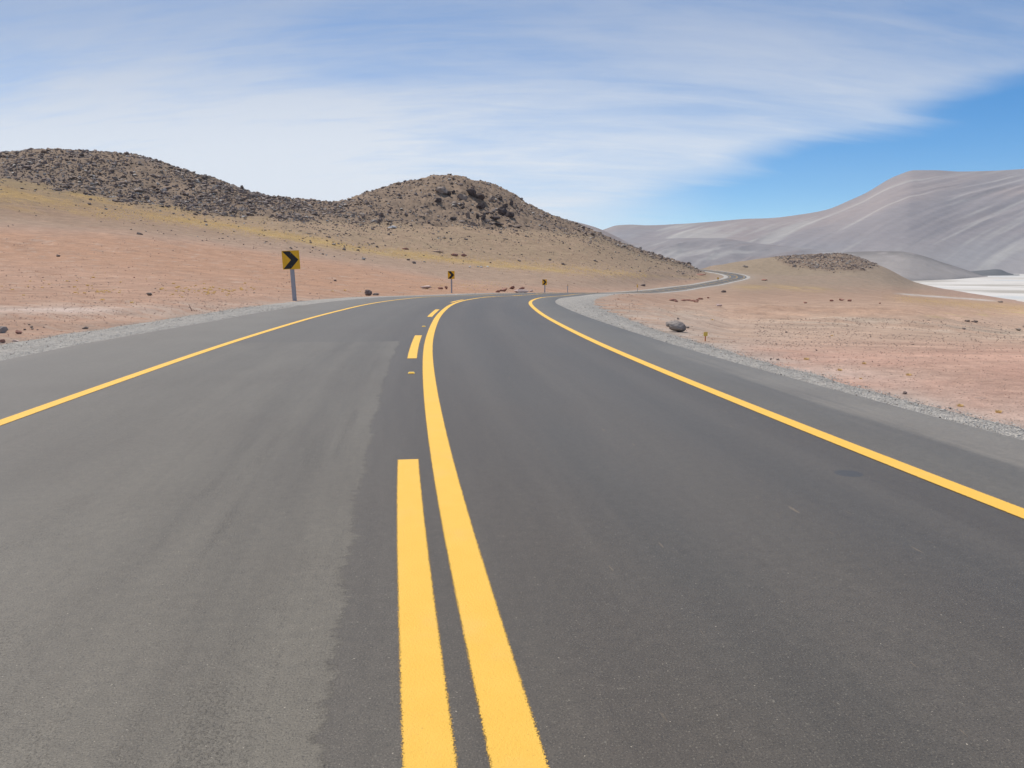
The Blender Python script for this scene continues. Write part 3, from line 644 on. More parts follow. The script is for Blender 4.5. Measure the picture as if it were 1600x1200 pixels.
# ------------------------------------------------------------------ rocks
def rock_material(name, a_, b_, rust=(.2, .15, .12), sc=1.0):
    m, t, b = bsdf(name, .92, .15)
    tcn = N(t, 'ShaderNodeNewGeometry'); p = tcn.outputs['Position']
    c = mixc(t, ramp(t, noise(t, p, .9*sc, 5, .65), .35, .65), a_, b_)
    c = mixc(t, math_n(t, 'MULTIPLY', ramp(t, noise(t, p, 5*sc, 5, .7), .5, .72), .6), c, rust)
    L(t, c, b.inputs['Base Color']); bump(t, b, noise(t, p, 7*sc, 6, .7), .09/sc, .8)
    return m
m_dark = rock_material('dark_volcanic_rock', (.14, .102, .092), (.29, .232, .198), (.40, .33, .27), .5)
m_brown = rock_material('brown_rock', (.20, .155, .13), (.33, .265, .215), (.38, .31, .25), .5)
m_cliff_shade = rock_material('shade_tinted_cliff', (.07, .054, .05), (.125, .098, .088), (.18, .14, .115), .4)  # brown rock darkened so its colour carries the shade of cliff hollows
m_red = rock_material('red_sandstone', (.25, .115, .085), (.40, .22, .165), (.46, .30, .23), 2)
m_pale = rock_material('pale_pink_rock', (.50, .36, .30), (.58, .45, .39), (.50, .38, .33), 2)
m_grey = rock_material('grey_boulder', (.24, .20, .175), (.35, .30, .265), (.28, .235, .20), 4)
m_white = rock_material('white_rock', (.5, .48, .45), (.6, .58, .56), (.5, .47, .44), 2)
def hull(n, seed, flat=.75, jag=.25):
    r = random.Random(seed); bm = bmesh.new()
    for i in range(n):
        v = Vector((r.gauss(0, 1), r.gauss(0, 1), r.gauss(0, 1))).normalized()*(1-jag*r.random())
        bm.verts.new((v.x*.5, v.y*.5, v.z*.5*flat))
    res = bmesh.ops.convex_hull(bm, input=bm.verts)
    bmesh.ops.delete(bm, geom=[g for g in res['geom_interior'] if isinstance(g, bmesh.types.BMVert)], context='VERTS')
    bmesh.ops.triangulate(bm, faces=bm.faces)
    return bm
HV = []
for i in range(14):
    bm = hull(13, 100+i, .8, .35); bm.verts.index_update()
    HV.append((np.array([v.co[:] for v in bm.verts]), np.array([[v.index for v in f.verts] for f in bm.faces]))); bm.free()
def detail_rock(seed, flat=.75, jag=.25, n=18, cuts=2, rough=.05, smooth_it=0):
    bm = hull(n, seed, flat, jag)
    if smooth_it:
        bmesh.ops.subdivide_edges(bm, edges=bm.edges, cuts=1, use_grid_fill=True)
        for _ in range(smooth_it): bmesh.ops.smooth_vert(bm, verts=bm.verts, factor=.5, use_axis_x=True, use_axis_y=True, use_axis_z=True)
    bmesh.ops.subdivide_edges(bm, edges=bm.edges, cuts=cuts, use_grid_fill=True)
    from mathutils import noise as mn
    for v in bm.verts:
        p = v.co*3.1+Vector((seed, seed*.7, 0)); q = v.co*9+Vector((seed, 0, seed))
        v.co += v.co.normalized()*(rough*mn.noise(p)*1.4+rough*.6*mn.noise(q))
    xs_ = [v.co[:] for v in bm.verts]; mn_ = [min(c[i] for c in xs_) for i in range(3)]; mx_ = [max(c[i] for c in xs_) for i in range(3)]
    for v in bm.verts: v.co = Vector(((v.co[i]-mn_[i])/(mx_[i]-mn_[i])-.5) for i in range(3))
    return bm     # unit box
ROCKN = 0
def rock(name, x, y, wpx, hpx, mat, label, cat='rock', group=None, depth=1.0, rz=None, roll=0, seed=None, flatseed=.8, smooth_it=0, sink=.12, jag=.3, smooth=False, rough=.05, parent=None, rmin=3):
    """x,y: photo column and row of the foot of the rock; wpx,hpx its size there"""
    global ROCKN; ROCKN += 1
    p = spot(x, y, rmin); d = p.y; W = wpx*d/F; Hh = hpx*d/F
    bm = detail_rock(seed or ROCKN*7+3, flatseed, jag, 18, 2, rough, smooth_it)
    # local box scaled to size, resting a little in the soil
    for v in bm.verts: v.co = Vector((v.co.x*W, v.co.y*W*depth, (v.co.z+.5-sink)*Hh/(1-sink)))
    if roll: bmesh.ops.rotate(bm, verts=bm.verts, cent=(0, 0, 0), matrix=Matrix.Rotation(roll, 3, 'Y'))
    o = mesh_bm(name, bm, mat, smooth); o.location = (p.x, p.y+W*depth*.35, gz(p.x, p.y+W*depth*.35) if d > 40 else p.z)
    if d > 40: o.location.z = min(o.location.z, p.z+.3*Hh)
    o.rotation_euler.z = (-math.atan((x-800)/F)) if rz is None else rz
    tag(o, label, cat, group); return o

# large roadside boulder
from mathutils import noise as mno
def egg_boulder():
    p = spot(1057, 519); k = p.y/F; bm = bmesh.new(); bmesh.ops.create_icosphere(bm, subdivisions=5, radius=1)
    for v in bm.verts:
        q = v.co.copy(); t_ = q.x
        w_ = 1+.16*t_-.10*t_*t_                                    # fuller towards the right end
        c_ = Vector((q.x*16.5, q.y*11*w_, q.z*(9.0*w_)))
        if c_.z < 0: c_.z *= .8
        g_ = math.exp(-((c_.x+11.5+.25*c_.z)/1.1)**2)*1.6             # crack that splits off the left end
        n_ = q*(.9*mno.noise(q*1.7+Vector((3, 1, 0)))+.5*mno.noise(q*4.1)+.25*mno.noise(q*11)+.12*mno.noise(q*24))*1.5
        v.co = (c_+n_-q*g_)*k
    bmesh.ops.rotate(bm, verts=bm.verts, cent=(0, 0, 0), matrix=Matrix.Rotation(.26, 3, 'Y'))
    o = mesh_bm('boulder', bm, m_grey, True); o.location = (p.x, p.y+8*k, p.z+8.6*k); o.rotation_euler.z = -math.atan((1057-800)/F)
    tag(o, 'large rounded grey boulder resting on the gravel edge right of the road', 'boulder')
egg_boulder()
rock('stone', 1060, 499.5, 4, 3.5, m_dark, 'small dark stone on the soil just behind the large grey boulder', 'stone')
rock('stone', 1075, 513, 6, 3.5, m_grey, 'small grey stone on the ground right of the large grey boulder', 'stone')
rock('boulder', 575, 462, 12, 9.5, m_dark, 'upright dark rock on the verge between first and second chevron signs', 'boulder', depth=.9, seed=22, smooth_it=1, sink=.05)
rock('rock', 587, 461.5, 11, 4, m_dark, 'flat dark rock lying against the upright dark rock on the left verge', depth=.6, seed=31)
rock('slab', 665, 451, 19, 5, m_pale, 'flat pale pink slab on the slope left of the second chevron sign', 'slab', depth=.7, seed=33)
rock('rock', 688, 452, 9, 3.5, m_red, 'low dark red rock just left of the second chevron sign post', depth=.6)
rock('rock', 697, 452, 5, 5, m_red, 'small red rock touching the left side of the second chevron sign post')
# red ledge by the road bend
for i, (x, y, w_, h_, m, lb) in enumerate([
    (778, 457, 8, 4, m_red, 'leftmost red rock of the broken red ledge beside the bend'),
    (787, 455.5, 15, 5, m_red, 'long sloping red slab of the ledge beside the bend'),
    (800, 452, 9, 5, m_red, 'dark red block on top of the ledge beside the bend'),
    (815, 453, 10, 5, m_red, 'square red block on the right of the ledge beside the bend'),
    (815, 458, 26, 6, m_pale, 'wide pale pink rock lying below the red blocks of the ledge'),
    (830, 456, 6, 3, m_pale, 'small pale rock right of the red ledge and left of the third chevron sign')]):
    rock('rock', x, y, w_, h_, m, lb, group='red ledge rocks beside the bend', depth=.5, roll=(-.35 if i == 1 else 0))
# left foreground
rock('rock', 2, 520.5, 15, 11, m_grey, 'angular grey rock cut by the left image edge, beside the gravel verge', depth=.8)
rock('rock', 28, 522, 9, 6.5, m_red, 'dark reddish rock near the left edge between grey rock and gravel', depth=.8)
rock('rock', 3, 536, 8, 6, m_red, 'reddish brown rock on the gravel margin at the far left', depth=.8)
rock('stone', 22, 534, 9, 3, m_pale, 'pale flat stone on the edge of the left gravel verge', 'stone')
rock('stone', 132, 514, 10, 4, m_brown, 'brown flat stone at the outer edge of the left gravel verge', 'stone', depth=.6)
rock('stone', 232, 462, 9, 5, m_brown, 'round brown rock standing alone below the yellow tuft patch', 'rock')
rock('stone', 90, 401, 6, 3.5, m_dark, 'small dark rock alone high on the pink slope at left', 'rock')
rock('stone', 523, 439.5, 5, 2.8, m_dark, 'small dark rock alone on the pink slope right of the first chevron sign', 'rock')
for i, (x, y, w_) in enumerate([(38, 516, 4), (48, 512, 5), (50, 515, 4), (58, 516, 3), (68, 512, 3), (45, 508, 4)]):
    rock('stone', x, y, w_, w_*.6, m_brown, 'small brown stone in the loose pile beside the left gravel verge', 'stone', 'small brown stones in the pile at far left')
# outcrops on the hills
rock('outcrop', 633, 390, 12, 2.5, m_red, 'left low red outcrop on the slope just above the yellow band', 'outcrop', depth=.6)
rock('outcrop', 710, 400, 12, 4, m_red, 'dark red outcrop on the slope above the second chevron sign', 'outcrop', depth=.6)
rock('outcrop', 725, 401, 9, 4.5, m_red, 'dark red rounded outcrop end, right of its larger neighbour above the second chevron sign', 'outcrop', depth=.6)
rock('outcrop', 684, 394, 20, 1.8, m_pale, 'thin pale pink ledge on the slope left of the dark red outcrop', 'outcrop', depth=.5)
rock('rock', 612, 357, 15, 4, m_white, 'single whitish rock low on the central hill among dark rocks', depth=.7)
rock('rock', 595, 339, 9, 6, m_dark, 'isolated dark boulder on the left flank of the central hill', 'boulder')
for x in (734, 747, 752, 762): rock('stone', x, 417.5+random.random(), 4, 2, m_white, 'small pale rock in a row just below the yellow grass band', 'stone', 'pale rocks below the yellow band')
rock('rock', 1165, 401 + 17, 9, 4, m_brown, 'dark reddish rock on the olive slope beyond the far road bend', depth=.7)
rock('rock', 1093, 419, 5, 3, m_dark, 'dark rock at the crest end of the far road', depth=.8)
rock('rock', 1005, 447, 8, 3.2, m_dark, 'dark rock beside the far roadside post', depth=.7)
rock('rock', 1131, 457, 8, 3.5, m_dark, 'lone dark rock on the pink flat below the far road bend', depth=.7)
rock('outcrop', 1095, 430.5, 17, 2.6, m_red, 'low dark red outcrop inside the far road bend', 'outcrop', depth=.6)
rock('outcrop', 1195, 438.5, 10, 2.6, m_red, 'small dark red outcrop right of the far road bend', 'outcrop', depth=.6)
for i, (x, y, w_, h_) in enumerate([(1052, 470.5, 12, 4), (1057, 472, 5, 3), (1068, 470.5, 9, 3), (1076, 470, 8, 2.5), (1083, 471, 9, 3), (1088, 472.5, 9, 3), (1095, 468, 9, 2.8), (1090, 470, 6, 2.6)]):
    rock('rock', x, y, w_, h_, m_red, ['leftmost wedge of the broken red ledge below the far road', 'dark red tooth beside the leftmost wedge of the red ledge', 'third red block from the left in the ledge below the far road',
         'thin red block in the middle of the ledge below the far road', 'red block right of the middle of the ledge below the far road', 'lowest red block of the ledge below the far road', 'rightmost dark red block of the ledge below the far road', 'pale red block just left of the rightmost ledge block'][i],
         group='red ledge below the far road', depth=.6)
rock('rock', 1107, 466.5, 4, 2.6, m_red, 'small red rock alone right of the red ledge below the far road')
rock('slab', 1124, 478.5, 10, 4.2, m_pale, 'pale pink slab lying on the plain right of the red ledge', 'slab', depth=.6)
for i, (x, y, w_, h_) in enumerate([(1300, 471, 6, 3), (1316, 470, 8, 3.6), (1328, 471, 6, 3.4), (1259, 474, 6, 2.4), (1375, 474.5, 3, 2)]):
    rock('rock', x, y, w_, h_, m_red, ['left small red rock of the trio on the right plain', 'middle and widest red rock of the trio on the right plain', 'right red rock of the trio on the right plain',
         'lone red rock left of the red trio on the right plain', 'lone tiny red rock right of the red trio on the right plain'][i], group='red rocks on the right plain', depth=.7)
rock('rock', 1512, 503, 8, 3, m_brown, 'brown rock at the left end of the curved rock line on the right plain', depth=.6)
rock('rock', 1524, 504, 10, 3, m_brown, 'brown rock at the right end of the curved rock line on the right plain', depth=.6)
rock('rock', 1592, 517, 8, 4, m_brown, 'brown rock near the right image edge on the low bank', depth=.7)
rock('stone', 1507, 515, 6, 3, m_dark, 'dark bluish stone on the low bank at right', 'stone')
rock('rock', 1565, 473, 8, 2.8, m_brown, 'brown rock on the shore of the salt flat')
for i, (x, y, w_) in enumerate([(1205, 562, 4), (1216, 563, 5), (1229, 520, 4), (1276, 548, 3.5), (1270, 594, 3.2), (1415, 616, 7), (1485, 639, 5), (1554, 671, 3.5)]):
    rock('stone', x, y, w_, w_*.6, m_dark if i % 2 else m_brown, 'small dark stone at the outer edge of the right gravel verge', 'stone', 'small stones along the right verge')
# cliff faces and blocks of the central hill; the darkest have shade put into their colour
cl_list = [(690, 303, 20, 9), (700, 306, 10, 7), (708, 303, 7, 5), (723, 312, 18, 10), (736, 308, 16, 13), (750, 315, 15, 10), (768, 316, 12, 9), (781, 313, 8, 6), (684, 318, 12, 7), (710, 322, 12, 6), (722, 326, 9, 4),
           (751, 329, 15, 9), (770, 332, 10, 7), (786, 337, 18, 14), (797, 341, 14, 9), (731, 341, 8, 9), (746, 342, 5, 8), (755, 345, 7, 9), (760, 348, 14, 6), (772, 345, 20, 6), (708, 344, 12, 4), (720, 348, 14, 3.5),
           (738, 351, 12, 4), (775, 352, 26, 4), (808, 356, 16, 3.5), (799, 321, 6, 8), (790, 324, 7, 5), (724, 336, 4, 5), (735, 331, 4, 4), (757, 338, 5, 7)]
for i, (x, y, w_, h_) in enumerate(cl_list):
    rock('cliff_block', x, y, w_, h_, m_cliff_shade if i % 3 else m_brown, 'dark craggy rock face standing out of the central hillside', 'rock', 'dark rock faces on the central hill', depth=.55, rough=.09, jag=.45, sink=.2)

# boulder fields on the hills: individuals plus the rubble
cand = []
def find(n, az_lo, az_hi, t_lo, t_hi):
    a = rng.uniform(az_lo, az_hi, n); tt = rng.uniform(t_lo, t_hi, n)
    i = np.clip(((a-azf[0])/(azf[1]-azf[0])).astype(int), 0, 898)
    out_ = []
    for q_ in range(n):
        j = int(np.searchsorted(tau[i[q_]], tt[q_])); j = min(j, NR-2)
        out_.append((i[q_], j))
    return np.array(out_), a
def xaz(x): return math.atan((x-800)/F)
rubV, rubF, rubN = [], [], 0
big_rocks = []
def scatter(n, x0, x1, t0, t1, dens, s_lo, s_hi, power):
    global rubN
    ij, a = find(n, xaz(x0), xaz(x1), t0, t1)
    i, j = ij[:, 0], ij[:, 1]
    dn_ = dens(i, j); keep = rng.random(n) < dn_
    for q_ in np.where(keep)[0]:
        r = rr[j[q_]]+rng.random()*(rr[j[q_]+1]-rr[j[q_]]); x_ = r*math.sin(a[q_]); y_ = r*math.cos(a[q_])
        if abs(T[i[q_], j[q_]]) < 12: continue
        s = s_lo*(1-rng.random()*(1-(s_lo/s_hi)**power))**(-1/power)
        big_rocks.append((s, x_, y_, gz(x_, y_), xim[i[q_]]))
fb = fbm(GX/20, GY/20, 3, 81)
def dmask(i, j): return rocky[i, j]*(1-.5*sm(XI[i, j], 420, 620))*np.clip(.6+fb[i, j]*1.3, .2, 1)
def dtail(i, j):
    d = rock_line(XI[i, j])-YI[i, j]
    return np.exp(np.minimum(d, 0)/15)*(.22+.75*sm(XI[i, j], 380, 500))*np.clip(.5+fb[i, j], .1, 1)*(1-.9*rocky[i, j])
scatter(52000, -60, 1100, 4.6, 6.02, lambda i, j: dmask(i, j)*(1+.5*(XI[i, j] < 480)), .6, 3.4, 2.4)
scatter(22000, 1160, 1390, 4.7, 6.02, lambda i, j: dmask(i, j)*sm(XI[i, j], 1165, 1235)*1.3, .7, 3.6, 2.4)
scatter(42000, -60, 1110, 3.9, 5.5, dtail, .38, 1.9, 2.4)
big_rocks.sort(key=lambda r: -r[0]/math.hypot(r[1], r[2]))
me_big = []
for k, (v, f) in enumerate(HV[:8]):
    for m in (m_dark, m_brown):
        me = bpy.data.meshes.new('boulder'); me.from_pydata(v.tolist(), [], f.tolist()); me.materials.append(m); me_big.append(me)
for k, (s, x_, y_, z_, xi) in enumerate(big_rocks[:240]):
    o = bpy.data.objects.new('boulder', me_big[(k*5+int(s*10)) % 16 if xi < 560 else ((k*5) % 16)]); COL.objects.link(o)
    o.location = (x_, y_, z_+s*.1); o.scale = (s*rng.uniform(.8, 1.3), s*rng.uniform(.7, 1.1), s*rng.uniform(.6, .95)); o.rotation_euler = (rng.uniform(-.3, .3), rng.uniform(-.3, .3), rng.uniform(0, 6.28))
    if xi < 545: tag(o, 'large dark boulder among the rubble on the left hill crest', 'boulder', 'boulders on the left hill')
    elif xi < 1105: tag(o, 'large dark boulder among the rubble on the central hill', 'boulder', 'boulders on the central hill')
    else: tag(o, 'large dark boulder on the low rocky ridge beyond the far road bend', 'boulder', 'boulders on the low ridge')
def merge(rocks, name, mat, flat=(.55, .95), lift=.12, kind='stuff', label=None):
    VV, FF = [], []; nb = 0
    for s, x_, y_, z_, xi in rocks:
        v, f = HV[int(rng.integers(0, 14))]
        th = rng.uniform(0, 6.28); c_, s_ = math.cos(th), math.sin(th)
        sc_ = np.array([s*rng.uniform(.8, 1.35), s*rng.uniform(.7, 1.1), s*rng.uniform(*flat)])
        w_ = v*sc_; w_ = np.c_[w_[:, 0]*c_-w_[:, 1]*s_, w_[:, 0]*s_+w_[:, 1]*c_, w_[:, 2]]+np.array([x_, y_, z_+s*lift])
        VV.append(w_); FF.append(f+nb); nb += len(v)
    o = mesh_np(name, np.concatenate(VV), np.concatenate(FF), mat, False)
    tag(o, label, kind=kind); return o
rest = big_rocks[240:]
m_light = rock_material('pale_grey_rock', (.34, .30, .26), (.50, .46, .41), (.42, .36, .29), .5)
o = merge(rest[1::7], 'hill_rubble', m_light); tag(o, 'pale grey rubble on the hilltops', 'rubble')
del rest[1::7]
o = merge(rest[0::3], 'hill_rubble', m_brown); tag(o, 'brown rubble covering the hilltops', 'rubble')
o = merge([r for k, r in enumerate(rest) if k % 3], 'hill_rubble', m_dark); tag(o, 'dark rubble covering the hilltops', 'rubble')

# loose stones on the plains and gravel beside the road
def near_stones(n, x0, x1, y0, y1, s_lo, s_hi, clump=True):
    out_ = []
    for _ in range(n):
        x = rng.uniform(x0, x1); y = y0+(y1-y0)*rng.random()
        p = spot(x, y)
        if p.y < 3 or p.y > 420: continue
        t_, i_ = road_near(np.array([p.x]), np.array([p.y])); i_ = i_[0]; t_ = t_[0]
        if -GLo[i_]+.1 < t_ < GRo[i_]-.1: continue
        if clump and perlin(p.x/6, p.y/6, 91) < rng.uniform(-.6, .4): continue
        s = s_lo*(1-rng.random()*.95)**(-1/2.2); s = min(s, s_hi)*(1 if p.y < 60 else (p.y/60)**.7); s = min(s, p.y*(.0028 if p.y > 45 else .0019))
        out_.append((s, p.x, p.y, p.z, x))
    return out_
ls = near_stones(9000, 0, 1000, 372, 530, .05, .4)
rs = near_stones(6500, 880, 1600, 440, 660, .03, .3)
m_soil = rock_material('soil_stone', (.32, .225, .18), (.46, .35, .285), (.30, .215, .17), 2)
bk = near_stones(1800, 1180, 1600, 497, 540, .04, .3, True)
bk = [(q[0]*1.15,)+q[1:] for q in bk]
o = merge(ls[::3]+rs[::3]+bk[::2], 'loose_stones', m_soil); tag(o, 'pinkish stones scattered over the pink soil', 'stones')
o = merge(ls[1::3]+rs[1::3]+bk[1::2], 'loose_stones', m_brown); tag(o, 'small brown stones scattered over the pink soil', 'stones')
o = merge(ls[2::3]+rs[2::3], 'loose_stones', m_red); tag(o, 'small reddish stones scattered over the pink soil', 'stones')
gs, gs2 = [], []
for _ in range(15000):
    side = rng.random() < .45; s_ = rng.uniform(5, 34) if side else rng.uniform(3, 40); s_ = 3+(s_-3)*rng.random()**.5 if not side else s_
    i_ = int(np.searchsorted(sv, s_))
    if side: t_ = -rng.uniform(AL[i_]+.02, GLo[i_]+.15)
    else: t_ = rng.uniform(AR[i_]+.02, GRo[i_]+.1)
    p = at_s(s_, t_)
    if p.y < 4: continue
    s = .0095*(1-rng.random()*.96)**(-1/2.8)*(1+p.y/40)
    (gs if rng.random() < .88 else gs2).append((min(s, .09), p.x, p.y, p.z-.018, 0))
m_g1 = rock_material('gravel_stone', (.35, .33, .295), (.56, .53, .48), (.47, .42, .37), 8)
o = merge(gs, 'gravel', m_g1, (.6, .9), .2); tag(o, 'crushed grey gravel lying along both edges of the asphalt', 'gravel')
o = merge(gs2, 'gravel', m_dark, (.6, .9), .2); tag(o, 'darker gravel chips lying along both edges of the asphalt', 'gravel')

# ------------------------------------------------------------------ grass
mt, t, b = bsdf('dry_grass', .9, .1)
oi = N(t, 'ShaderNodeNewGeometry')
gc = mixc(t, noise(t, oi.outputs['Position'], 3, 3), (.66, .46, .19), (.80, .62, .32)); L(t, gc, b.inputs['Base Color'])
tl = N(t, 'ShaderNodeBsdfTranslucent'); L(t, gc, tl.inputs[0]); mxg = N(t, 'ShaderNodeMixShader', i_0=0.5); L(t, b.outputs[0], mxg.inputs[1]); L(t, tl.outputs[0], mxg.inputs[2]); L(t, mxg.outputs[0], t.nodes['Material Output'].inputs[0])
def tuft_geo(seed, nb=60, r=.5, h=.45):
    rg = np.random.default_rng(seed); VV, FF = [], []
    for i in range(nb):
        th = rg.uniform(0, 6.28); rd = r*.5*rg.random()**.6; bx, by = rd*math.cos(th), rd*math.sin(th)
        lean = rg.uniform(.1, .9)*(rd/r+.3); hh_ = h*rg.uniform(.5, 1); wv = .022*rg.uniform(.7, 1.6)
        ex, ey = bx+math.cos(th)*lean*hh_, by+math.sin(th)*lean*hh_
        pxx, pyy = -math.sin(th)*wv, math.cos(th)*wv; n0 = len(VV)
        VV += [(bx-pxx, by-pyy, -.04), (bx+pxx, by+pyy, -.04), ((bx+ex)/2+pxx*.8-.0, (by+ey)/2+pyy*.8, hh_*.62), ((bx+ex)/2-pxx*.8, (by+ey)/2-pyy*.8, hh_*.62), (ex, ey, hh_)]
        FF += [(n0, n0+1, n0+2), (n0, n0+2, n0+3), (n0+3, n0+2, n0+4)]
    return np.array(VV), np.array(FF)
tm = []
for k in range(5):
    v, f = tuft_geo(k, 130, .62, .34); me = bpy.data.meshes.new('grass_tuft'); me.from_pydata(v.tolist(), [], f.tolist()); me.materials.append(mt); tm.append((me, v, f))
def tuft(x, y, wpx, label, group=None):
    p = spot(x, y); s = wpx*p.y/F/.85
    o = bpy.data.objects.new('grass_tuft', tm[int(rng.integers(0, 5))][0]); COL.objects.link(o)
    o.location = p; o.scale = (s, s, s*rng.uniform(.8, 1.05)); o.rotation_euler.z = rng.uniform(0, 6)
    tag(o, label, 'grass tuft', group)
for (x, y, w_, lb) in [(1312, 579, 9, 'yellow grass tuft closest to the gravel, left of the largest tuft on the right plain'), (1350, 568.5, 8, 'small yellow grass tuft farther up the right plain, left of its largest neighbour'),
        (1420, 586.5, 11, 'yellow grass tuft standing alone in the middle of the right pink plain'), (1500, 635, 12, 'yellow grass tuft on pink soil, left one of the two nearest the right image edge'),
        (1560, 645, 12, 'brownish yellow tuft on pink soil nearest the right image edge'), (1345, 592, 6, 'tiny yellow tuft right beside the outer edge of the right gravel verge'),
        (1260, 562, 10, 'low pale yellow tuft right of the small stones at the right verge'), (1300, 525, 5, 'small yellow tuft on the plain above the right verge tufts'), (1101+12, 500, 5, 'small yellow tuft on the plain right of the large grey boulder')]:
    tuft(x, y, w_, lb, 'grass tufts on the right plain')
for k in range(120):
    c_ = rng.random()
    if c_ < .5: x, y = rng.uniform(250, 400), 452+rng.normal(0, 4)+(rng.random()*4)
    elif c_ < .72: x, y = rng.uniform(115, 200), 454+rng.normal(0, 3)
    elif c_ < .85: x, y = rng.uniform(0, 120), 446+rng.normal(0, 6)
    elif c_ < .93: x, y = rng.uniform(510, 572), 457+rng.normal(0, 2)
    else: x, y = rng.uniform(30, 460), rng.uniform(425, 462)
    tuft(x, y, rng.uniform(2.5, 6.5), 'small yellow grass tuft in the scattered patch at the foot of the left slope', 'grass tufts on the left slope')
tuft(160, 469, 8, 'brownish tuft below the yellow patch, left one of the near pair', 'near tufts left of the first chevron sign'); tuft(206, 473.5, 7, 'golden tuft below the yellow patch, right one of the near pair', 'near tufts left of the first chevron sign')
# the uncountable grass of the yellow bands
VV, FF, nb = [], [], 0
cnt = 0
for _ in range(9000):
    if rng.random() < .78:
        x = rng.uniform(150, 1010); y = float(np.interp(x, [0, 100, 200, 300, 400, 500, 600, 700, 800, 900, 1000], [325, 331, 335, 345, 362, 378, 393, 405, 414, 422, 430]))+rng.normal(0, 5)
    elif rng.random() < .6: x = rng.uniform(0, 420); y = float(np.interp(x, [0, 420], [305, 352]))+rng.normal(0, 9)
    elif rng.random() < .5: x = rng.uniform(660, 800); y = 446+rng.normal(0, 4)
    else: x = rng.uniform(1400, 1600); y = float(np.interp(x, [1400, 1600], [466, 486]))+rng.normal(0, 4)
    p = spot(x, y)
    v, f = tm[cnt % 5][1], tm[cnt % 5][2]; f = f[:36]; v = v[:60]
    s = rng.uniform(.22, .62)*max(.6, min(1.5, p.y/190)); v = v*np.array([1, 1, .85])*s
    VV.append(v+np.array(p)); FF.append(f+nb); nb += len(v); cnt += 1
tag(mesh_np('dry_grass', np.concatenate(VV), np.concatenate(FF), mt, False), 'yellow bunch grass growing in long bands across the slopes', 'grass', kind='stuff')

# ------------------------------------------------------------------ signs, posts
def plain(name, colr, rough=.5, metal=0.0, spec=.4, var=.12, sc=9):
    m, t, b = bsdf(name, rough, spec); b.inputs['Metallic'].default_value = metal
    p = N(t, 'ShaderNodeNewGeometry').outputs['Position']
    L(t, mixc(t, noise(t, p, sc, 5, .6), tuple(c_*(1-var) for c_ in colr), tuple(min(1, c_*(1+var)) for c_ in colr)), b.inputs['Base Color'])
    return m
m_amber = plain('amber_sign_sheet', (.80, .43, .012), .45); m_black = plain('black_sheet', (.012, .011, .012), .45); m_zinc = plain('galvanised_steel', (.36, .36, .38), .55, .2)
m_back = plain('sign_back', (.40, .40, .42), .5, .3); m_oran = plain('orange_paint', (.50, .16, .05), .6); m_ymark = plain('yellow_marker', (.75, .52, .10), .5); m_wood = plain('dry_twig', (.22, .13, .09), .9)
def box(bm, x0, x1, y0, y1, z0, z1):
    vs = [bm.verts.new(p) for p in ((x0, y0, z0), (x1, y0, z0), (x1, y1, z0), (x0, y1, z0), (x0, y0, z1), (x1, y0, z1), (x1, y1, z1), (x0, y1, z1))]
    for f in ((0, 3, 2, 1), (4, 5, 6, 7), (0, 1, 5, 4), (1, 2, 6, 5), (2, 3, 7, 6), (3, 0, 4, 7)): bm.faces.new([vs[i] for i in f])
def prism(bm, pts, y0, y1):
    a = [bm.verts.new((x, y0, z)) for x, z in pts]; b_ = [bm.verts.new((x, y1, z)) for x, z in pts]
    bm.faces.new(a); bm.faces.new(b_[::-1])
    for i in range(len(pts)): j = (i+1) % len(pts); bm.faces.new((a[j], a[i], b_[i], b_[j]))
def rounded(w_, h_, r, n=4):
    pts = []
    for cx_, cz_, a0 in ((w_/2-r, h_/2-r, 0), (-w_/2+r, h_/2-r, 90), (-w_/2+r, -h_/2+r, 180), (w_/2-r, -h_/2+r, 270)):
        for k in range(n+1): a = math.radians(a0+90*k/n); pts.append((cx_+r*math.cos(a), cz_+r*math.sin(a)))
    return pts
def chevron_sign(loc, rz, lean, total, wd, hgt, label, postw=.13):
    root = empty('chevron_sign', loc, (0, math.radians(lean), rz))
    tag(root, label, 'road sign', 'chevron signs along the outside of the bend')
    bm = bmesh.new(); zt_ = total-.08; p = postw/2   # channel-section post
    box(bm, -p, p, .0, .012, -.5, zt_); box(bm, -p, -p+.012, .012, .075, -.5, zt_); box(bm, p-.012, p, .012, .075, -.5, zt_)
    box(bm, -p-.02, -p, .065, .077, -.5, zt_); box(bm, p, p+.02, .065, .077, -.5, zt_)
    mesh_bm('post', bm, m_zinc, parent=root)
    zc_ = total-hgt/2; bm = bmesh.new(); prism(bm, rounded(wd, hgt, .035), -.022, -.018+.0); pn = mesh_bm('panel', bm, m_amber, parent=root); pn.location = (0, 0, zc_)
    bm = bmesh.new(); prism(bm, rounded(wd-.01, hgt-.01, .03), -.0175, -.006); bk = mesh_bm('panel_back', bm, m_back, parent=root); bk.location = (0, 0, zc_)
    bm = bmesh.new(); x0 = -wd*.47; a_ = hgt*.47; th = wd*.43; tip = wd*.43
    prism(bm, [(x0, a_), (x0+th, a_), (tip, 0), (x0+th, -a_), (x0, -a_), (tip-th, 0)], -.0255, -.0225)
    ch = mesh_bm('chevron', bm, m_black, parent=pn)
    for zz in (.7, -.7):
        bm = bmesh.new(); bmesh.ops.create_cone(bm, cap_ends=True, segments=8, radius1=.014, radius2=.010, depth=.012, matrix=Matrix.Translation((0, -.03, zz*a_)) @ Matrix.Rotation(math.pi/2, 4, 'X'))
        mesh_bm('bolt', bm, m_zinc, parent=pn)
    return root
def place(x, y):   # foot of a post: keep it on the ground just outside the verge
    return spot(x, y)
p = place(460, 470); k = p.y/F
chevron_sign(p, .06, -2.3, 77*k, 26.5*k, 28.5*k, 'nearest and largest yellow square sign with black right chevron, leaning slightly left', 5.3*k)
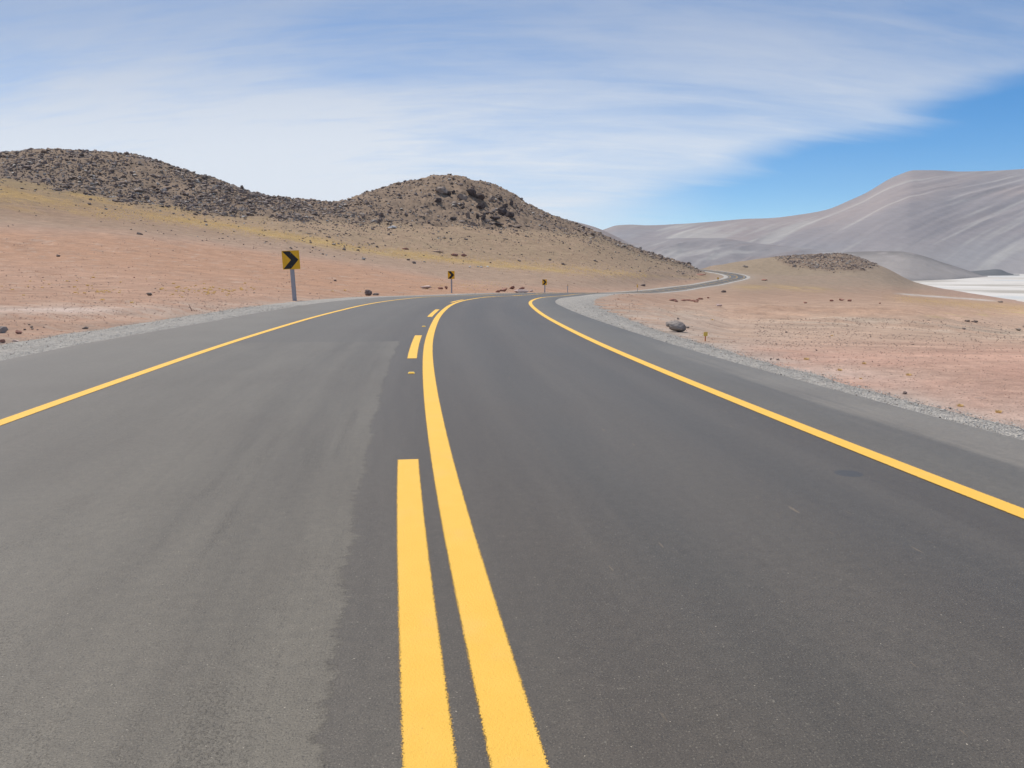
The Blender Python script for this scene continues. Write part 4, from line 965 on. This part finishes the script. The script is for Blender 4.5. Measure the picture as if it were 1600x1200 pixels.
def sign_at(x, y, d, toph, w_, h_, rz, label):
    x, toph = lev(x, toph); x = float(x); toph = float(toph); X_ = (x-800)/F*d; Z_ = gz(X_, d); k = d/F
    top = H-(toph-HY)*k
    chevron_sign((X_, d, Z_), rz, 0, top-Z_, w_, h_, label)
sign_at(705, 457, 87, 423.5, .80, .88, -.25, 'middle yellow chevron sign standing behind the pavement left of the red ledge')
sign_at(851, 458, 116, 436.5, .84, .84, -.65, 'farthest readable chevron sign, small and turned away, right of the red ledge')
sign_at(996, 458, 186, 444.5, .75, .75, -1.42, 'far roadside chevron sign seen edge on beside the dark rock, far road')
sign_at(1122, 441, 352, 433.5, .9, .9, -1.0, 'tiny yellow chevron sign on the inside of the far road bend')
def post(x, y, d, toph, wd, mat, label, name='roadside_post'):
    x, toph = lev(x, toph); x = float(x); toph = float(toph); X_ = (x-800)/F*d; Z_ = gz(X_, d); top = H-(toph-HY)*d/F
    root = empty(name, (X_, d, Z_)); tag(root, label, 'post')
    bm = bmesh.new(); box(bm, -wd/2, wd/2, 0, .02, -.3, top-Z_); box(bm, -wd/2, -wd/2+.015, .02, .08, -.3, top-Z_); box(bm, wd/2-.015, wd/2, .02, .08, -.3, top-Z_); mesh_bm('shaft', bm, mat, parent=root)
    bm = bmesh.new(); box(bm, -wd/2-.01, wd/2+.01, -.012, -.002, (top-Z_)*.86, (top-Z_)*.97); mesh_bm('reflector', bm, m_amber, parent=root)
post(887, 458, 135, 444.5, .12, m_zinc, 'thin bare metal post beyond the third chevron sign')
post(947, 484, 42, 477.5, .05, m_oran, 'short rusty orange stake in the soil inside the bend', 'stake')
p = spot(1102, 533); k = p.y/F
root = empty('verge_marker', p); tag(root, 'tiny yellow square marker on a short stake right of the large grey boulder', 'marker')
bm = bmesh.new(); box(bm, -.8*k, .8*k, 0, .012, -.05, 9*k); mesh_bm('stake', bm, m_oran, parent=root)
bm = bmesh.new(); prism(bm, [(x_, z_+11*k) for x_, z_ in rounded(6.4*k, 6.5*k, .8*k)], -.006, -.001); mesh_bm('plate', bm, m_ymark, parent=root)
# dry twig on the left verge
p = spot(300, 486); k = p.y/F
bm = bmesh.new()
def limb(bm, a, b_, r0, r1):
    d_ = Vector(b_)-Vector(a); q_ = d_.to_track_quat('Z', 'Y').to_matrix().to_4x4()
    bmesh.ops.create_cone(bm, cap_ends=True, segments=6, radius1=r0, radius2=r1, depth=d_.length, matrix=Matrix.Translation((Vector(a)+Vector(b_))/2) @ q_)
limb(bm, (0, 0, -.02), (-2*k, 0, 5*k), .7*k, .55*k); limb(bm, (-2*k, 0, 4.8*k), (-4.5*k, 0, 11*k), .55*k, .3*k); limb(bm, (6*k, 0, -.02), (2*k, 0, 2.2*k), .5*k, .4*k); limb(bm, (2*k, 0, 2.1*k), (0, 0, 1*k), .4*k, .3*k); limb(bm, (6*k, 0, -.02), (8*k, 0, 1.6*k), .5*k, .3*k)
o = mesh_bm('dry_twig', bm, m_wood); o.location = p; tag(o, 'bent dry twig sticking up at the left gravel verge', 'twig')
# road studs between the dashes
def stud(y, lb):
    s_ = float(np.interp(y, cy[:400], sv[:400])); p = at_s(s_, -.25, .004); a = head(s_)-math.pi/2
    root = empty('road_stud', p, (0, 0, a)); tag(root, lb, 'road stud', 'road studs beside the centre line')
    bm = bmesh.new(); h_ = .05
    vs = [bm.verts.new(q_) for q_ in ((-h_, -h_, 0), (h_, -h_, 0), (h_, h_, 0), (-h_, h_, 0), (-h_*.7, -h_*.45, .018), (h_*.7, -h_*.45, .018), (h_*.7, h_*.45, .018), (-h_*.7, h_*.45, .018))]
    for f in ((0, 3, 2, 1), (4, 5, 6, 7), (0, 1, 5, 4), (1, 2, 6, 5), (2, 3, 7, 6), (3, 0, 4, 7)): bm.faces.new([vs[i] for i in f])
    mesh_bm('stud_body', bm, m_ymark, parent=root)
    bm = bmesh.new(); vs = [bm.verts.new(q_) for q_ in ((-.04, -.0495, .0015), (.04, -.0495, .0015), (.032, -.026, .0185), (-.032, -.026, .0185))]; bm.faces.new(vs); mesh_bm('reflector', bm, m_amber, parent=root)
stud(11.2, 'yellow road stud in the gap between the first and second dashes'); stud(20.6, 'yellow road stud in the gap between the second and third dashes')

# ------------------------------------------------------------------ thin desert haze
mh = bpy.data.materials.new('haze'); mh.use_nodes = True; t = mh.node_tree; t.nodes.clear()
om = N(t, 'ShaderNodeOutputMaterial'); pv = N(t, 'ShaderNodeVolumePrincipled'); pv.inputs['Color'].default_value = (.72, .86, 1.0, 1); pv.inputs['Density'].default_value = 2.2e-5; pv.inputs['Anisotropy'].default_value = .2
L(t, pv.outputs[0], om.inputs['Volume'])
bm = bmesh.new(); box(bm, -12500, 12500, -12500, 12500, -40, 1500); tag(mesh_bm('haze', bm, mh), kind='stuff')
